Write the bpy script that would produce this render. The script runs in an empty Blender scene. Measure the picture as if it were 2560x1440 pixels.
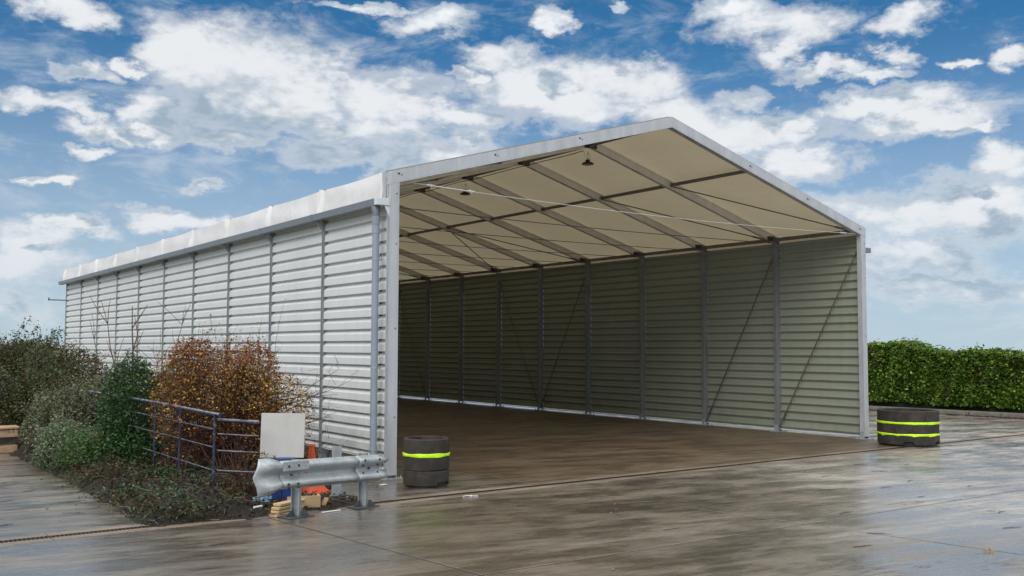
import bpy, math, random
import numpy as np
from mathutils import Vector, Matrix

random.seed(7)
RNG = np.random.default_rng(7)
SC = bpy.context.scene
COL = SC.collection
R = math.radians

# ------------------------------------------------------------------ camera
cam_d = bpy.data.cameras.new('camera')
cam = bpy.data.objects.new('camera', cam_d)
COL.objects.link(cam)
SC.camera = cam
cam_d.sensor_width = 36.0
cam_d.lens = 34.35
cam_d.clip_start = 0.1
cam_d.clip_end = 4000
_R = Vector((0.81547013, -0.57878894, 0.00343919))
_U = Vector((-0.03831937, -0.0480583, 0.99810923))
_F = Vector((0.5775293, 0.81406005, 0.06136893))
M = Matrix.Identity(4)
for i in range(3):
    M[i][0], M[i][1], M[i][2] = _R[i], _U[i], -_F[i]
M[0][3], M[1][3], M[2][3] = -6.886, -12.792, 1.917
cam.matrix_world = M

# ------------------------------------------------------------------ exposure
SC.view_settings.view_transform = 'Standard'
SC.view_settings.look = 'None'
SC.view_settings.exposure = 0.0
SC.view_settings.gamma = 1.0
SC.view_settings.use_curve_mapping = False
SC.render.engine = 'CYCLES'

# ------------------------------------------------------------------ node helper
class NT:
    def __init__(s, nt):
        s.nt = nt
        s.n = nt.nodes
        s.l = nt.links
    def node(s, t, **kw):
        n = s.n.new(t)
        for k, v in kw.items():
            setattr(n, k, v)
        return n
    def put(s, sock, v):
        if isinstance(v, bpy.types.NodeSocket):
            s.l.new(v, sock)
        elif v is not None:
            if isinstance(v, (tuple, list)) and sock.type == 'RGBA' and len(v) == 3:
                v = (*v, 1)
            sock.default_value = v
    def math(s, op, a, b=None, c=None, clamp=False):
        n = s.node('ShaderNodeMath', operation=op)
        n.use_clamp = clamp
        s.put(n.inputs[0], a)
        if b is not None: s.put(n.inputs[1], b)
        if c is not None: s.put(n.inputs[2], c)
        return n.outputs[0]
    def vm(s, op, a, b=None, scale=None):
        n = s.node('ShaderNodeVectorMath', operation=op)
        s.put(n.inputs[0], a)
        if b is not None: s.put(n.inputs[1], b)
        if scale is not None: s.put(n.inputs['Scale'], scale)
        return n.outputs['Value' if op in ('LENGTH', 'DOT_PRODUCT', 'DISTANCE') else 'Vector']
    def mix(s, f, a, b, mode='MIX'):
        n = s.node('ShaderNodeMix', data_type='RGBA', blend_type=mode)
        s.put(n.inputs[0], f); s.put(n.inputs[6], a); s.put(n.inputs[7], b)
        return n.outputs[2]
    def noise(s, vec, scale, detail=4.0, rough=0.5, dist=0.0):
        n = s.node('ShaderNodeTexNoise')
        s.put(n.inputs['Vector'], vec); s.put(n.inputs['Scale'], scale)
        s.put(n.inputs['Detail'], detail); s.put(n.inputs['Roughness'], rough)
        s.put(n.inputs['Distortion'], dist)
        return n.outputs['Fac']
    def smooth(s, v, a, b, lo=0.0, hi=1.0):
        n = s.node('ShaderNodeMapRange', interpolation_type='SMOOTHSTEP')
        s.put(n.inputs[0], v)
        for i, q in enumerate((a, b, lo, hi)):
            s.put(n.inputs[i + 1], q)
        return n.outputs[0]
    def lin(s, v, a, b, lo=0.0, hi=1.0):
        n = s.node('ShaderNodeMapRange')
        s.put(n.inputs[0], v)
        for i, q in enumerate((a, b, lo, hi)):
            s.put(n.inputs[i + 1], q)
        return n.outputs[0]
    def ramp(s, f, stops, interp='LINEAR'):
        n = s.node('ShaderNodeValToRGB')
        cr = n.color_ramp
        cr.interpolation = interp
        while len(cr.elements) < len(stops):
            cr.elements.new(0.5)
        for e, (p, c) in zip(cr.elements, stops):
            e.position = p
            e.color = (*c, 1)
        s.put(n.inputs[0], f)
        return n.outputs[0]
    def comb(s, x, y, z):
        n = s.node('ShaderNodeCombineXYZ')
        s.put(n.inputs[0], x); s.put(n.inputs[1], y); s.put(n.inputs[2], z)
        return n.outputs[0]
    def sep(s, v):
        n = s.node('ShaderNodeSeparateXYZ')
        s.put(n.inputs[0], v)
        return n.outputs

# ------------------------------------------------------------------ sky and sun
SUN_EL, SUN_AZ = 36.0, 236.0        # compass style: clockwise from +Y
CLOUDS = [(19.5, 15.6, 5.4, 2.8), (16.0, 16.5, 2.3, 1.8), (23.4, 14.7, 2.8, 2.5), (27.8, 14.3, 4.2, 1.9), (20.5, 13.1, 4.8, 1.6),
 (13.8, 11.7, 3.4, 0.7), (15.5, 12.9, 1.6, 1.4), (18.7, 11.9, 3.9, 0.8), (25.5, 12.6, 6.0, 1.1), (32.5, 13.2, 2.5, 1.0),
 (25.9, 11.0, 5.0, 0.9), (30.8, 11.5, 4.4, 1.1), (11.6, 10.5, 1.3, 0.4), (17.9, 8.9, 1.1, 0.4), (8.9, 12.8, 3.0, 0.7),
 (11.4, 12.9, 1.6, 0.7), (13.5, 15.1, 1.0, 0.4), (11.4, 14.5, 1.4, 0.4), (10.4, 17.8, 2.5, 0.8), (8.6, 8.6, 1.4, 0.3),
 (10.1, 8.8, 1.1, 0.3), (35.1, 16.9, 2.8, 1.1), (36.5, 15.0, 4.6, 1.7), (41.9, 15.1, 4.4, 1.6), (38.6, 13.9, 6.0, 1.3),
 (32.5, 15.8, 1.0, 0.5), (45.2, 13.3, 3.4, 1.4), (48.6, 13.9, 1.8, 0.7), (51.1, 18.0, 4.2, 1.3), (48.7, 19.2, 2.5, 0.9),
 (57.5, 17.5, 2.2, 0.8), (57.0, 15.8, 1.3, 0.6), (51.1, 16.3, 1.3, 0.8), (53.3, 15.3, 2.5, 0.5), (55.4, 14.9, 1.4, 0.4),
 (56.4, 13.4, 4.1, 0.9), (58.0, 12.2, 4.4, 1.0), (61.8, 11.8, 1.0, 0.3), (49.7, 12.1, 6.0, 1.3), (51.5, 10.4, 3.9, 1.1),
 (59.1, 7.6, 7.6, 1.6), (62.5, 9.9, 2.1, 1.1), (57.3, 5.1, 4.4, 1.6), (62.0, 7.0, 3.2, 1.8), (59.6, 3.3, 6.0, 0.9),
 (8.5, 4.9, 2.4, 1.7), (8.4, 2.1, 1.8, 0.7), (10.4, 6.3, 3.4, 0.5), (16.3, 7.1, 2.1, 0.7), (63.0, 15.3, 1.3, 0.6),
 (60.1, 15.3, 1.0, 0.3), (42.2, 19.4, 0.9, 0.4), (26.3, 19.5, 3.0, 0.4), (30.5, 18.6, 3.0, 0.7), (37.9, 18.8, 1.4, 0.6)]

def cloud_group():
    g = bpy.data.node_groups.new('cloud_density', 'ShaderNodeTree')
    g.interface.new_socket('Dir', in_out='INPUT', socket_type='NodeSocketVector')
    g.interface.new_socket('Detail', in_out='INPUT', socket_type='NodeSocketFloat')
    g.interface.new_socket('Density', in_out='OUTPUT', socket_type='NodeSocketFloat')
    t = NT(g)
    gi = t.node('NodeGroupInput'); go = t.node('NodeGroupOutput')
    d = t.vm('NORMALIZE', gi.outputs['Dir'])
    x, y, z = t.sep(d)
    az = t.math('DEGREES', t.math('ARCTAN2', x, y))
    el = t.math('DEGREES', t.math('ARCSINE', z))
    # warp the lookup so that no cloud keeps an elliptic outline
    sv = t.vm('MULTIPLY', d, (1, 1, 1.7))
    n1 = t.noise(sv, 17.0, 6.0, 0.6)
    n2 = t.noise(t.vm('ADD', sv, (5.2, 1.3, 7.7)), 17.0, 6.0, 0.6)
    paz = t.math('ADD', az, t.math('MULTIPLY', t.math('SUBTRACT', n1, 0.5), 7.0))
    pel = t.math('ADD', el, t.math('MULTIPLY', t.math('SUBTRACT', n2, 0.5), 3.6))
    p = t.comb(paz, pel, 0.0)
    m = None
    for (a, e, ra, re) in CLOUDS:
        q = t.vm('MULTIPLY', t.vm('SUBTRACT', p, (a, e, 0)), (1 / ra, 1 / re, 0))
        dd = t.math('SUBTRACT', 1.45, t.math('MULTIPLY', t.vm('DOT_PRODUCT', q, q), 1.55))
        m = dd if m is None else t.math('SMOOTH_MAX', m, dd, 0.25)
    m = t.math('MAXIMUM', m, -0.85)
    # the same cloudiness everywhere else: coverage grows towards the zenith, as seen from under a broken deck
    low = t.noise(t.vm('MULTIPLY', d, (1, 1, 1.4)), 5.0, 3.0, 0.5)
    gen = t.math('ADD', t.math('MULTIPLY', t.math('SUBTRACT', low, 0.5), 5.0), t.lin(el, 8, 28, 0.25, 1.6))
    away = t.math('MAXIMUM', t.smooth(t.math('ABSOLUTE', t.math('SUBTRACT', az, 35.5)), 29, 36), t.smooth(el, 20.5, 25))
    m = t.math('ADD', t.math('MULTIPLY', m, t.math('SUBTRACT', 1.0, away)), t.math('MULTIPLY', gen, away))
    f = t.noise(sv, 21.0, gi.outputs['Detail'], 0.63, 0.2)
    f2 = t.noise(t.vm('MULTIPLY', d, (1, 1, 2.6)), 75.0, gi.outputs['Detail'], 0.62)
    f = t.math('ADD', t.math('MULTIPLY', t.math('SUBTRACT', f, 0.5), 3.3), t.math('MULTIPLY', t.math('SUBTRACT', f2, 0.5), 1.0))
    t.put(go.inputs[0], t.math('ADD', m, f))
    return g

def build_world():
    w = bpy.data.worlds.new('World')
    SC.world = w
    w.use_nodes = True
    t = NT(w.node_tree)
    t.n.clear()
    out = t.node('ShaderNodeOutputWorld')
    d = t.vm('NORMALIZE', t.node('ShaderNodeTexCoord').outputs['Generated'])
    x, y, z = t.sep(d)
    el = t.math('DEGREES', t.math('ARCSINE', z))
    # clear sky
    sky = t.node('ShaderNodeTexSky', sky_type='NISHITA')
    sky.sun_disc = False
    sky.sun_elevation = R(SUN_EL)
    sky.sun_rotation = R(SUN_AZ)
    sky.altitude = 0
    sky.air_density = 1.0
    sky.dust_density = 0.2
    sky.ozone_density = 3.0
    zz = t.math('ADD', t.math('MULTIPLY', t.math('MAXIMUM', z, 0.0), 2.2), 0.10)
    t.put(sky.inputs[0], t.vm('NORMALIZE', t.comb(x, y, zz)))
    blue = t.mix(1.0, sky.outputs[0], (0.48, 1.27, 1.50), 'MULTIPLY')
    haze = t.smooth(el, -1.0, 19.0, 0.94, 0.0)
    blue = t.mix(haze, blue, (5.0, 5.9, 6.4))
    # clouds
    G = cloud_group()
    def dens(v, detail):
        n = t.node('ShaderNodeGroup'); n.node_tree = G
        t.put(n.inputs['Dir'], v); t.put(n.inputs['Detail'], detail)
        return n.outputs[0]
    D = dens(d, 9.0)
    Du = dens(t.vm('ADD', d, (-0.010, -0.008, 0.060)), 2.0)
    Ds = dens(t.vm('ADD', d, (0, 0, 0.001)), 2.0)
    alpha = t.math('MULTIPLY', t.smooth(D, -0.95, 1.45), t.smooth(el, -2.0, 9.0, 0.40, 0.96))
    lit = t.smooth(t.math('SUBTRACT', Ds, Du), -0.45, 1.75)
    thick = t.smooth(D, 0.0, 1.3)
    shade = t.math('SUBTRACT', 1.0, t.math('MULTIPLY', t.math('SUBTRACT', 1.0, lit), thick))
    wisp = t.lin(D, 0.0, 0.9, 0.86, 1.0)
    ccol = t.mix(shade, t.mix(t.smooth(el, 17, 30), (3.5, 4.5, 5.5), (6.4, 6.4, 6.3)), (8.5, 8.7, 8.9))
    ccol = t.mix(1.0, ccol, t.comb(wisp, wisp, wisp), 'MULTIPLY')
    bright = t.lin(z, 0.30, 0.65, 1.0, 2.1)     # an overcast deck is brightest overhead
    ccol = t.mix(1.0, ccol, t.comb(bright, bright, bright), 'MULTIPLY')
    ci = t.noise(t.vm('MULTIPLY', d, (1, 1, 3.2)), 9.0, 9.0, 0.62, 0.5)
    veil = t.math('MULTIPLY', t.smooth(ci, 0.50, 0.74), 0.42)
    blue = t.mix(veil, blue, (7.6, 8.0, 8.4))
    col = t.mix(alpha, blue, ccol)
    bg = t.node('ShaderNodeBackground')
    t.put(bg.inputs[0], col)
    bg.inputs[1].default_value = 0.1
    t.l.new(bg.outputs[0], out.inputs[0])
build_world()

sun_d = bpy.data.lights.new('sun', 'SUN')
sun_d.energy = 1.8
sun_d.angle = R(35)
sun_d.color = (1.0, 0.97, 0.92)
sun = bpy.data.objects.new('sun', sun_d)
COL.objects.link(sun)
_sd = Vector((math.sin(R(SUN_AZ)) * math.cos(R(SUN_EL)), math.cos(R(SUN_AZ)) * math.cos(R(SUN_EL)), math.sin(R(SUN_EL))))
sun.rotation_euler = _sd.to_track_quat('Z', 'Y').to_euler()

# ------------------------------------------------------------------ materials
MATS = {}
def mat(name):
    m = bpy.data.materials.new(name)
    m.use_nodes = True
    t = NT(m.node_tree)
    b = t.n.get('Principled BSDF')
    MATS[name] = m
    return m, t, b

def coords(t, kind='Object'):
    return t.node('ShaderNodeTexCoord').outputs[kind]

def bump(t, b, h, strength, dist=0.01):
    n = t.node('ShaderNodeBump')
    t.put(n.inputs['Height'], h)
    n.inputs['Strength'].default_value = strength
    n.inputs['Distance'].default_value = dist
    t.l.new(n.outputs[0], b.inputs['Normal'])

def simple(name, col, rough=0.5, metal=0.0, var=0.15, scale=8.0, stretch=(1, 1, 1), bmp=0.0, spec=0.5, rvar=0.1):
    m, t, b = mat(name)
    v = t.vm('MULTIPLY', coords(t), stretch)
    f = t.noise(v, scale, 6, 0.6)
    k = t.lin(f, 0.25, 0.75, 1 - var, 1 + var)
    t.put(b.inputs['Base Color'], t.mix(1.0, col, t.comb(k, k, k), 'MULTIPLY'))
    t.put(b.inputs['Roughness'], t.lin(f, 0.25, 0.75, rough - rvar, rough + rvar))
    b.inputs['Metallic'].default_value = metal
    b.inputs['Specular IOR Level'].default_value = spec
    if bmp:
        bump(t, b, t.noise(v, scale * 5, 6, 0.65), bmp)
    return m

def concrete(name, ca, cb, wet_lo, wet_hi, moss, film, pale_sheen=None):
    m, t, b = mat(name)
    o = coords(t)
    rot = t.node('ShaderNodeMapping'); rot.inputs['Rotation'].default_value = (0, 0, R(9))
    t.put(rot.inputs[0], o)
    o = rot.outputs[0]
    st = t.vm('MULTIPLY', o, (0.22, 1.0, 1.0))
    big = t.noise(t.vm('MULTIPLY', o, (0.55, 1, 1)), 0.42, 5, 0.55, 0.4)
    streak = t.noise(st, 2.6, 8, 0.62, 0.5)
    fine = t.noise(t.vm('MULTIPLY', o, (0.10, 1, 1)), 14.0, 5, 0.65)
    grain = t.noise(o, 95.0, 4, 0.7)
    c = t.mix(t.smooth(big, 0.32, 0.68), ca, cb)
    if pale_sheen:   # less stained, paler concrete to the right; in the foreground it imitates sky reflection
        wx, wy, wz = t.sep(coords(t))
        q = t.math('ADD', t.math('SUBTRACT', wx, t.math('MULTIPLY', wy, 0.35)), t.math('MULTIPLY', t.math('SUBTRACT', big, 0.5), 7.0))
        c = t.mix(t.smooth(q, 2.6, 8.5), c, t.mix(t.smooth(big, 0.32, 0.68), pale_sheen[0], pale_sheen[1]))
    k = t.math('MULTIPLY', t.lin(streak, 0.25, 0.75, 0.62, 1.35), t.lin(grain, 0.3, 0.7, 0.66, 1.34))
    k = t.math('MULTIPLY', k, t.lin(fine, 0.3, 0.7, 0.86, 1.14))
    mid = t.noise(t.vm('MULTIPLY', o, (0.3, 1, 1)), 8.0, 6, 0.65, 0.6)
    k = t.math('MULTIPLY', k, t.lin(mid, 0.28, 0.72, 0.70, 1.26))
    ln = t.math('ABSOLUTE', t.math('SUBTRACT', t.noise(t.vm('MULTIPLY', o, (0.09, 1, 1)), 2.4, 5, 0.6, 0.8), 0.5))
    lm = t.math('MULTIPLY', t.smooth(ln, 0.010, 0.0), t.smooth(t.noise(o, 0.7, 3, 0.5), 0.46, 0.60))
    k = t.math('MULTIPLY', k, t.math('SUBTRACT', 1.0, t.math('MULTIPLY', lm, 0.75)))
    oi = t.node('ShaderNodeObjectInfo').outputs['Random']
    k = t.math('MULTIPLY', k, t.lin(oi, 0, 1, 0.90, 1.10))
    c = t.mix(1.0, c, t.comb(k, k, k), 'MULTIPLY')
    ms = t.math('MULTIPLY', t.smooth(t.noise(o, 0.9, 5, 0.6), 0.60, 0.78), moss)
    c = t.mix(ms, c, (0.075, 0.085, 0.025))
    wet = t.math('ADD', t.math('MULTIPLY', streak, 0.75), t.math('MULTIPLY', t.noise(o, 1.3, 4, 0.5), 0.55))
    wm = t.math('ADD', t.math('MULTIPLY', t.smooth(wet, 0.56, 0.70), 0.55), t.math('MULTIPLY', t.smooth(wet, 0.45, 0.85), 0.45))
    r = t.lin(wm, 0.0, 1.0, wet_lo, wet_hi)
    r = t.math('ADD', r, t.math('ADD', t.lin(grain, 0.3, 0.7, -0.04, 0.06), t.math('MULTIPLY', lm, 0.3)))
    wet = t.math('ADD', wet, t.math('MULTIPLY', lm, 0.5))
    dk = t.lin(wm, 0.0, 1.0, *((0.80, 1.12) if pale_sheen else (0.90, 1.05)))     # soaked concrete is darker than drained concrete
    t.put(b.inputs['Base Color'], t.mix(1.0, c, t.comb(dk, dk, dk), 'MULTIPLY'))
    t.put(b.inputs['Roughness'], r)
    b.inputs['Specular IOR Level'].default_value = 0.8
    t.put(b.inputs['Coat Weight'], t.smooth(wet, 0.58, 0.86, film, film * 0.30))
    t.put(b.inputs['Coat Roughness'], t.lin(t.math('ADD', t.math('MULTIPLY', mid, 0.6), t.math('MULTIPLY', grain, 0.4)), 0.35, 0.65, 0.14, 0.40))
    b.inputs['Coat IOR'].default_value = 1.7
    h = t.math('ADD', t.math('MULTIPLY', mid, 0.9), t.math('ADD', t.math('MULTIPLY', grain, 0.35), t.math('MULTIPLY', streak, 0.8)))
    bump(t, b, h, 0.32, 0.008)
    return m

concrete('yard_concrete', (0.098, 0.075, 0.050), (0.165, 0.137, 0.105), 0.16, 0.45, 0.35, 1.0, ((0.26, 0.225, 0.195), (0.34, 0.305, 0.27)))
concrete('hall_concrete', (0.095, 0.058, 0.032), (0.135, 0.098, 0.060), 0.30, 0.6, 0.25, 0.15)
concrete('drain_concrete', (0.165, 0.125, 0.085), (0.215, 0.170, 0.120), 0.4, 0.7, 0.3, 0.2)
simple('joint_filler', (0.016, 0.014, 0.012), 0.8, var=0.3, scale=5)
simple('far_earth', (0.10, 0.11, 0.06), 0.9, var=0.3, scale=0.4)
simple('drain_iron', (0.045, 0.032, 0.026), 0.55, 0.4, 0.4, 14)

def aluminium(name, col, rough):
    m, t, b = mat(name)
    o = coords(t)
    f = t.noise(t.vm('MULTIPLY', o, (1, 1, 0.35)), 5.0, 6, 0.6, 0.4)
    s = t.noise(t.vm('MULTIPLY', o, (1, 1, 0.03)), 40.0, 3, 0.5)
    k = t.math('MULTIPLY', t.lin(f, 0.3, 0.7, 0.88, 1.08), t.lin(s, 0.3, 0.7, 0.975, 1.025))
    if name in ('galvanised', 'post_grey'):
        vo = t.node('ShaderNodeTexVoronoi'); t.put(vo.inputs['Vector'], o); vo.inputs['Scale'].default_value = 38.0
        k = t.math('MULTIPLY', k, t.lin(t.sep(vo.outputs['Color'])[0], 0, 1, 0.91, 1.07))
        k = t.math('MULTIPLY', k, t.lin(t.noise(o, 2.2, 5, 0.65), 0.35, 0.7, 1.06, 0.82))
    t.put(b.inputs['Base Color'], t.mix(1.0, col, t.comb(k, k, k), 'MULTIPLY'))
    b.inputs['Metallic'].default_value = 0.35
    t.put(b.inputs['Roughness'], t.lin(f, 0.3, 0.7, rough - 0.08, rough + 0.12))
aluminium('aluminium', (0.54, 0.555, 0.585), 0.42)
aluminium('galvanised', (0.40, 0.435, 0.455), 0.42)
aluminium('rafter_aluminium', (0.64, 0.62, 0.58), 0.5)
aluminium('post_grey', (0.29, 0.30, 0.315), 0.45)

def panel_mat():
    m, t, b = mat('wall_sheet')
    o = coords(t)
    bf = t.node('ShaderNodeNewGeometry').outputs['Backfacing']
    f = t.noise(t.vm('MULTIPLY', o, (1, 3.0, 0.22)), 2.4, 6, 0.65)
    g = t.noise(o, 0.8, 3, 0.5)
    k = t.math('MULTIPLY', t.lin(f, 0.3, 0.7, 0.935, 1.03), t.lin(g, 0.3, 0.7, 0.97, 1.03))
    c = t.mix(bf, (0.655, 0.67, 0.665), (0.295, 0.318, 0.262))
    zz = t.sep(o)[2]
    al = t.math('MULTIPLY', t.smooth(zz, 1.1, 0.15), t.smooth(t.noise(o, 3.0, 5, 0.65), 0.42, 0.66))
    c = t.mix(t.math('MULTIPLY', al, 0.30), c, (0.20, 0.215, 0.165))
    t.put(b.inputs['Base Color'], t.mix(1.0, c, t.comb(k, k, k), 'MULTIPLY'))
    t.put(b.inputs['Roughness'], t.lin(f, 0.3, 0.7, 0.38, 0.52))
    b.inputs['Specular IOR Level'].default_value = 0.4
panel_mat()

def membrane_mat():
    m, t, b = mat('membrane')
    o = coords(t)
    f = t.noise(t.vm('MULTIPLY', o, (1, 0.6, 0.4)), 2.5, 6, 0.6)
    k = t.math('MULTIPLY', t.lin(f, 0.3, 0.7, 0.93, 1.04), t.lin(t.noise(o, 0.55, 4, 0.6), 0.35, 0.7, 1.03, 0.90))
    t.put(b.inputs['Base Color'], t.mix(1.0, t.mix(t.node('ShaderNodeNewGeometry').outputs['Backfacing'], (0.80, 0.79, 0.80), (0.74, 0.70, 0.60)), t.comb(k, k, k), 'MULTIPLY'))  # underside tint puts the dimmer, warmer indoor light into the colour
    b.inputs['Roughness'].default_value = 0.45
    tr = t.node('ShaderNodeBsdfTranslucent')
    tr.inputs[0].default_value = (0.95, 0.80, 0.52, 1)
    mx = t.node('ShaderNodeMixShader')
    mx.inputs[0].default_value = 0.13
    out = t.n.get('Material Output')
    t.l.new(b.outputs[0], mx.inputs[1]); t.l.new(tr.outputs[0], mx.inputs[2])
    t.l.new(mx.outputs[0], out.inputs[0])
    bump(t, b, t.noise(t.vm('MULTIPLY', o, (0.5, 1.6, 1)), 1.6, 4, 0.55, 0.5), 0.45, 0.06)
membrane_mat()

simple('gutter_grey', (0.19, 0.215, 0.245), 0.42, 0.2, 0.12, 6)
simple('white_plastic', (0.62, 0.66, 0.70), 0.4, var=0.06)
simple('pipe_grey', (0.255, 0.295, 0.355), 0.4, var=0.10, scale=4)
simple('dark_steel', (0.06, 0.058, 0.055), 0.45, 0.6, 0.3, 20)
simple('foot_steel', (0.10, 0.105, 0.11), 0.5, 0.5, 0.3, 12)
simple('cable_steel', (0.52, 0.52, 0.51), 0.4, 0.25, 0.1, 20)
simple('tie_cable', (0.10, 0.092, 0.08), 0.5, 0.3, 0.2, 20)
simple('lamp_black', (0.012, 0.012, 0.013), 0.4, 0.2, 0.2)
simple('lamp_lens', (0.25, 0.25, 0.24), 0.3)
simple('hivis', (0.60, 0.95, 0.02), 0.5, var=0.30, scale=11, stretch=(1, 1, 3), bmp=0.2)
simple('sign_face', (0.50, 0.495, 0.47), 0.55, var=0.07, scale=7, bmp=0.05)
simple('blue_plastic', (0.012, 0.035, 0.15), 0.38, var=0.25, scale=9)
simple('timber', (0.60, 0.43, 0.235), 0.65, var=0.16, scale=6, stretch=(0.5, 6, 6), bmp=0.1)
simple('old_timber', (0.34, 0.22, 0.11), 0.7, var=0.25, scale=8, stretch=(0.5, 6, 6))
simple('sandstone', (0.40, 0.265, 0.165), 0.85, var=0.25, scale=6, bmp=0.3)
simple('kerb_concrete', (0.14, 0.125, 0.11), 0.75, var=0.35, scale=6, bmp=0.3)
simple('litter_white', (0.75, 0.76, 0.78), 0.5, var=0.05)
simple('twig_dark', (0.035, 0.027, 0.02), 0.7, var=0.3, scale=20)
simple('pebble_grey', (0.16, 0.15, 0.135), 0.7, var=0.3, scale=30)
simple('bark_brown', (0.105, 0.062, 0.042), 0.8, var=0.35, scale=25, stretch=(1, 1, 0.2))
simple('bark_red', (0.075, 0.032, 0.022), 0.7, var=0.3, scale=25)
simple('bark_grey', (0.12, 0.10, 0.085), 0.8, var=0.3, scale=25, stretch=(1, 1, 0.2))
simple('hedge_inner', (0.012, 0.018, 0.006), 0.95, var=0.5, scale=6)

def planter_mat():
    m, t, b = mat('planter_concrete')
    o = coords(t)
    sp = t.noise(o, 130.0, 3, 0.7)
    bl = t.noise(o, 5.0, 5, 0.6)
    c = t.mix(t.smooth(bl, 0.35, 0.7), (0.024, 0.020, 0.0165), (0.050, 0.044, 0.036))
    c = t.mix(t.math('MULTIPLY', t.smooth(t.noise(t.vm('MULTIPLY', o, (1, 1, 2.5)), 9.0, 6, 0.7), 0.60, 0.70), 0.55), c, (0.13, 0.12, 0.10))
    k = t.lin(sp, 0.3, 0.72, 0.5, 1.6)
    t.put(b.inputs['Base Color'], t.mix(1.0, c, t.comb(k, k, k), 'MULTIPLY'))
    b.inputs['Roughness'].default_value = 0.85
    bump(t, b, t.math('ADD', sp, t.math('MULTIPLY', t.noise(o, 22.0, 5, 0.7), 1.5)), 0.7, 0.010)
planter_mat()

def cone_mat():
    m, t, b = mat('cone_orange')
    o = coords(t)
    z = t.sep(o)[2]
    n = t.noise(o, 7.0, 6, 0.65)
    dirt = t.math('MULTIPLY', t.smooth(n, 0.45, 0.7), 0.35)
    c = t.mix(dirt, (0.72, 0.085, 0.018), (0.30, 0.16, 0.09))
    t.put(b.inputs['Base Color'], c)
    b.inputs['Roughness'].default_value = 0.5
cone_mat()

def rail_mat():
    m, t, b = mat('blue_paint')
    o = coords(t)
    n = t.noise(o, 9.0, 6, 0.65)
    worn_sheen = t.smooth(n, 0.50, 0.72)
    nz = t.sep(t.node('ShaderNodeNewGeometry').outputs['Normal'])[2]
    worn_sheen = t.math('MAXIMUM', t.math('MULTIPLY', worn_sheen, 0.55), t.math('MULTIPLY', t.smooth(nz, 0.25, 0.8), t.smooth(n, 0.36, 0.55)))  # upward faces greyed to imitate the sky's pale reflection, besides noise wear
    c = t.mix(worn_sheen, (0.016, 0.022, 0.055), (0.24, 0.25, 0.265))
    t.put(b.inputs['Base Color'], c)
    b.inputs['Roughness'].default_value = 0.42
rail_mat()

def soil_mat():
    m, t, b = mat('bed_soil')
    o = coords(t)
    a = t.noise(o, 2.2, 6, 0.6)
    g = t.noise(o, 24.0, 6, 0.7)
    c = t.ramp(g, [(0.30, (0.006, 0.005, 0.004)), (0.50, (0.016, 0.012, 0.008)), (0.66, (0.032, 0.024, 0.014)), (0.80, (0.08, 0.06, 0.036))])
    c = t.mix(t.smooth(a, 0.5, 0.68), c, (0.035, 0.05, 0.012))
    t.put(b.inputs['Base Color'], c)
    b.inputs['Roughness'].default_value = 0.9
    bump(t, b, g, 0.9, 0.04)
soil_mat()

def leaf_mat(name, stops, rough=0.5, trans=0.25):
    m, t, b = mat(name)
    r = t.node('ShaderNodeNewGeometry').outputs['Random Per Island']
    c = t.ramp(r, stops)
    t.put(b.inputs['Base Color'], c)
    b.inputs['Roughness'].default_value = rough
    b.inputs['Specular IOR Level'].default_value = 0.35
    tr = t.node('ShaderNodeBsdfTranslucent')
    t.put(tr.inputs[0], c)
    mx = t.node('ShaderNodeMixShader')
    mx.inputs[0].default_value = trans
    out = t.n.get('Material Output')
    t.l.new(b.outputs[0], mx.inputs[1]); t.l.new(tr.outputs[0], mx.inputs[2])
    t.l.new(mx.outputs[0], out.inputs[0])
leaf_mat('leaf_gold', [(0.0, (0.08, 0.034, 0.012)), (0.30, (0.19, 0.085, 0.018)), (0.60, (0.32, 0.155, 0.024)), (0.85, (0.52, 0.31, 0.045)), (1.0, (0.70, 0.55, 0.14))])
leaf_mat('leaf_rust', [(0.0, (0.09, 0.030, 0.016)), (0.4, (0.21, 0.068, 0.026)), (0.75, (0.34, 0.115, 0.034)), (1.0, (0.46, 0.18, 0.055))])
leaf_mat('leaf_brown', [(0.0, (0.022, 0.012, 0.007)), (0.6, (0.055, 0.026, 0.013)), (1.0, (0.12, 0.055, 0.024))])
leaf_mat('leaf_ivy', [(0.0, (0.010, 0.034, 0.009)), (0.5, (0.028, 0.085, 0.022)), (0.85, (0.060, 0.150, 0.042)), (1.0, (0.13, 0.20, 0.075))], 0.35)
leaf_mat('leaf_grey', [(0.0, (0.055, 0.066, 0.034)), (0.45, (0.13, 0.155, 0.085)), (0.8, (0.235, 0.265, 0.165)), (0.96, (0.32, 0.34, 0.23)), (1.0, (0.28, 0.21, 0.09))], 0.6)
leaf_mat('leaf_pale', [(0.0, (0.06, 0.095, 0.045)), (0.5, (0.15, 0.21, 0.11)), (1.0, (0.32, 0.40, 0.24))], 0.6)
leaf_mat('leaf_fresh', [(0.0, (0.025, 0.07, 0.012)), (0.6, (0.06, 0.15, 0.025)), (1.0, (0.13, 0.24, 0.05))], 0.5)
leaf_mat('leaf_olive', [(0.0, (0.020, 0.021, 0.008)), (0.5, (0.055, 0.053, 0.019)), (0.85, (0.115, 0.105, 0.038)), (1.0, (0.22, 0.15, 0.045))], 0.55)
leaf_mat('leaf_hedge', [(0.0, (0.020, 0.055, 0.008)), (0.35, (0.065, 0.145, 0.018)), (0.7, (0.150, 0.270, 0.035)), (0.92, (0.27, 0.39, 0.06)), (1.0, (0.42, 0.48, 0.10))], 0.4, 0.35)
leaf_mat('leaf_dead', [(0.0, (0.009, 0.006, 0.004)), (0.5, (0.024, 0.014, 0.008)), (0.85, (0.06, 0.034, 0.014)), (0.97, (0.16, 0.085, 0.03)), (1.0, (0.28, 0.22, 0.14))], 0.6, 0.1)
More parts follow.
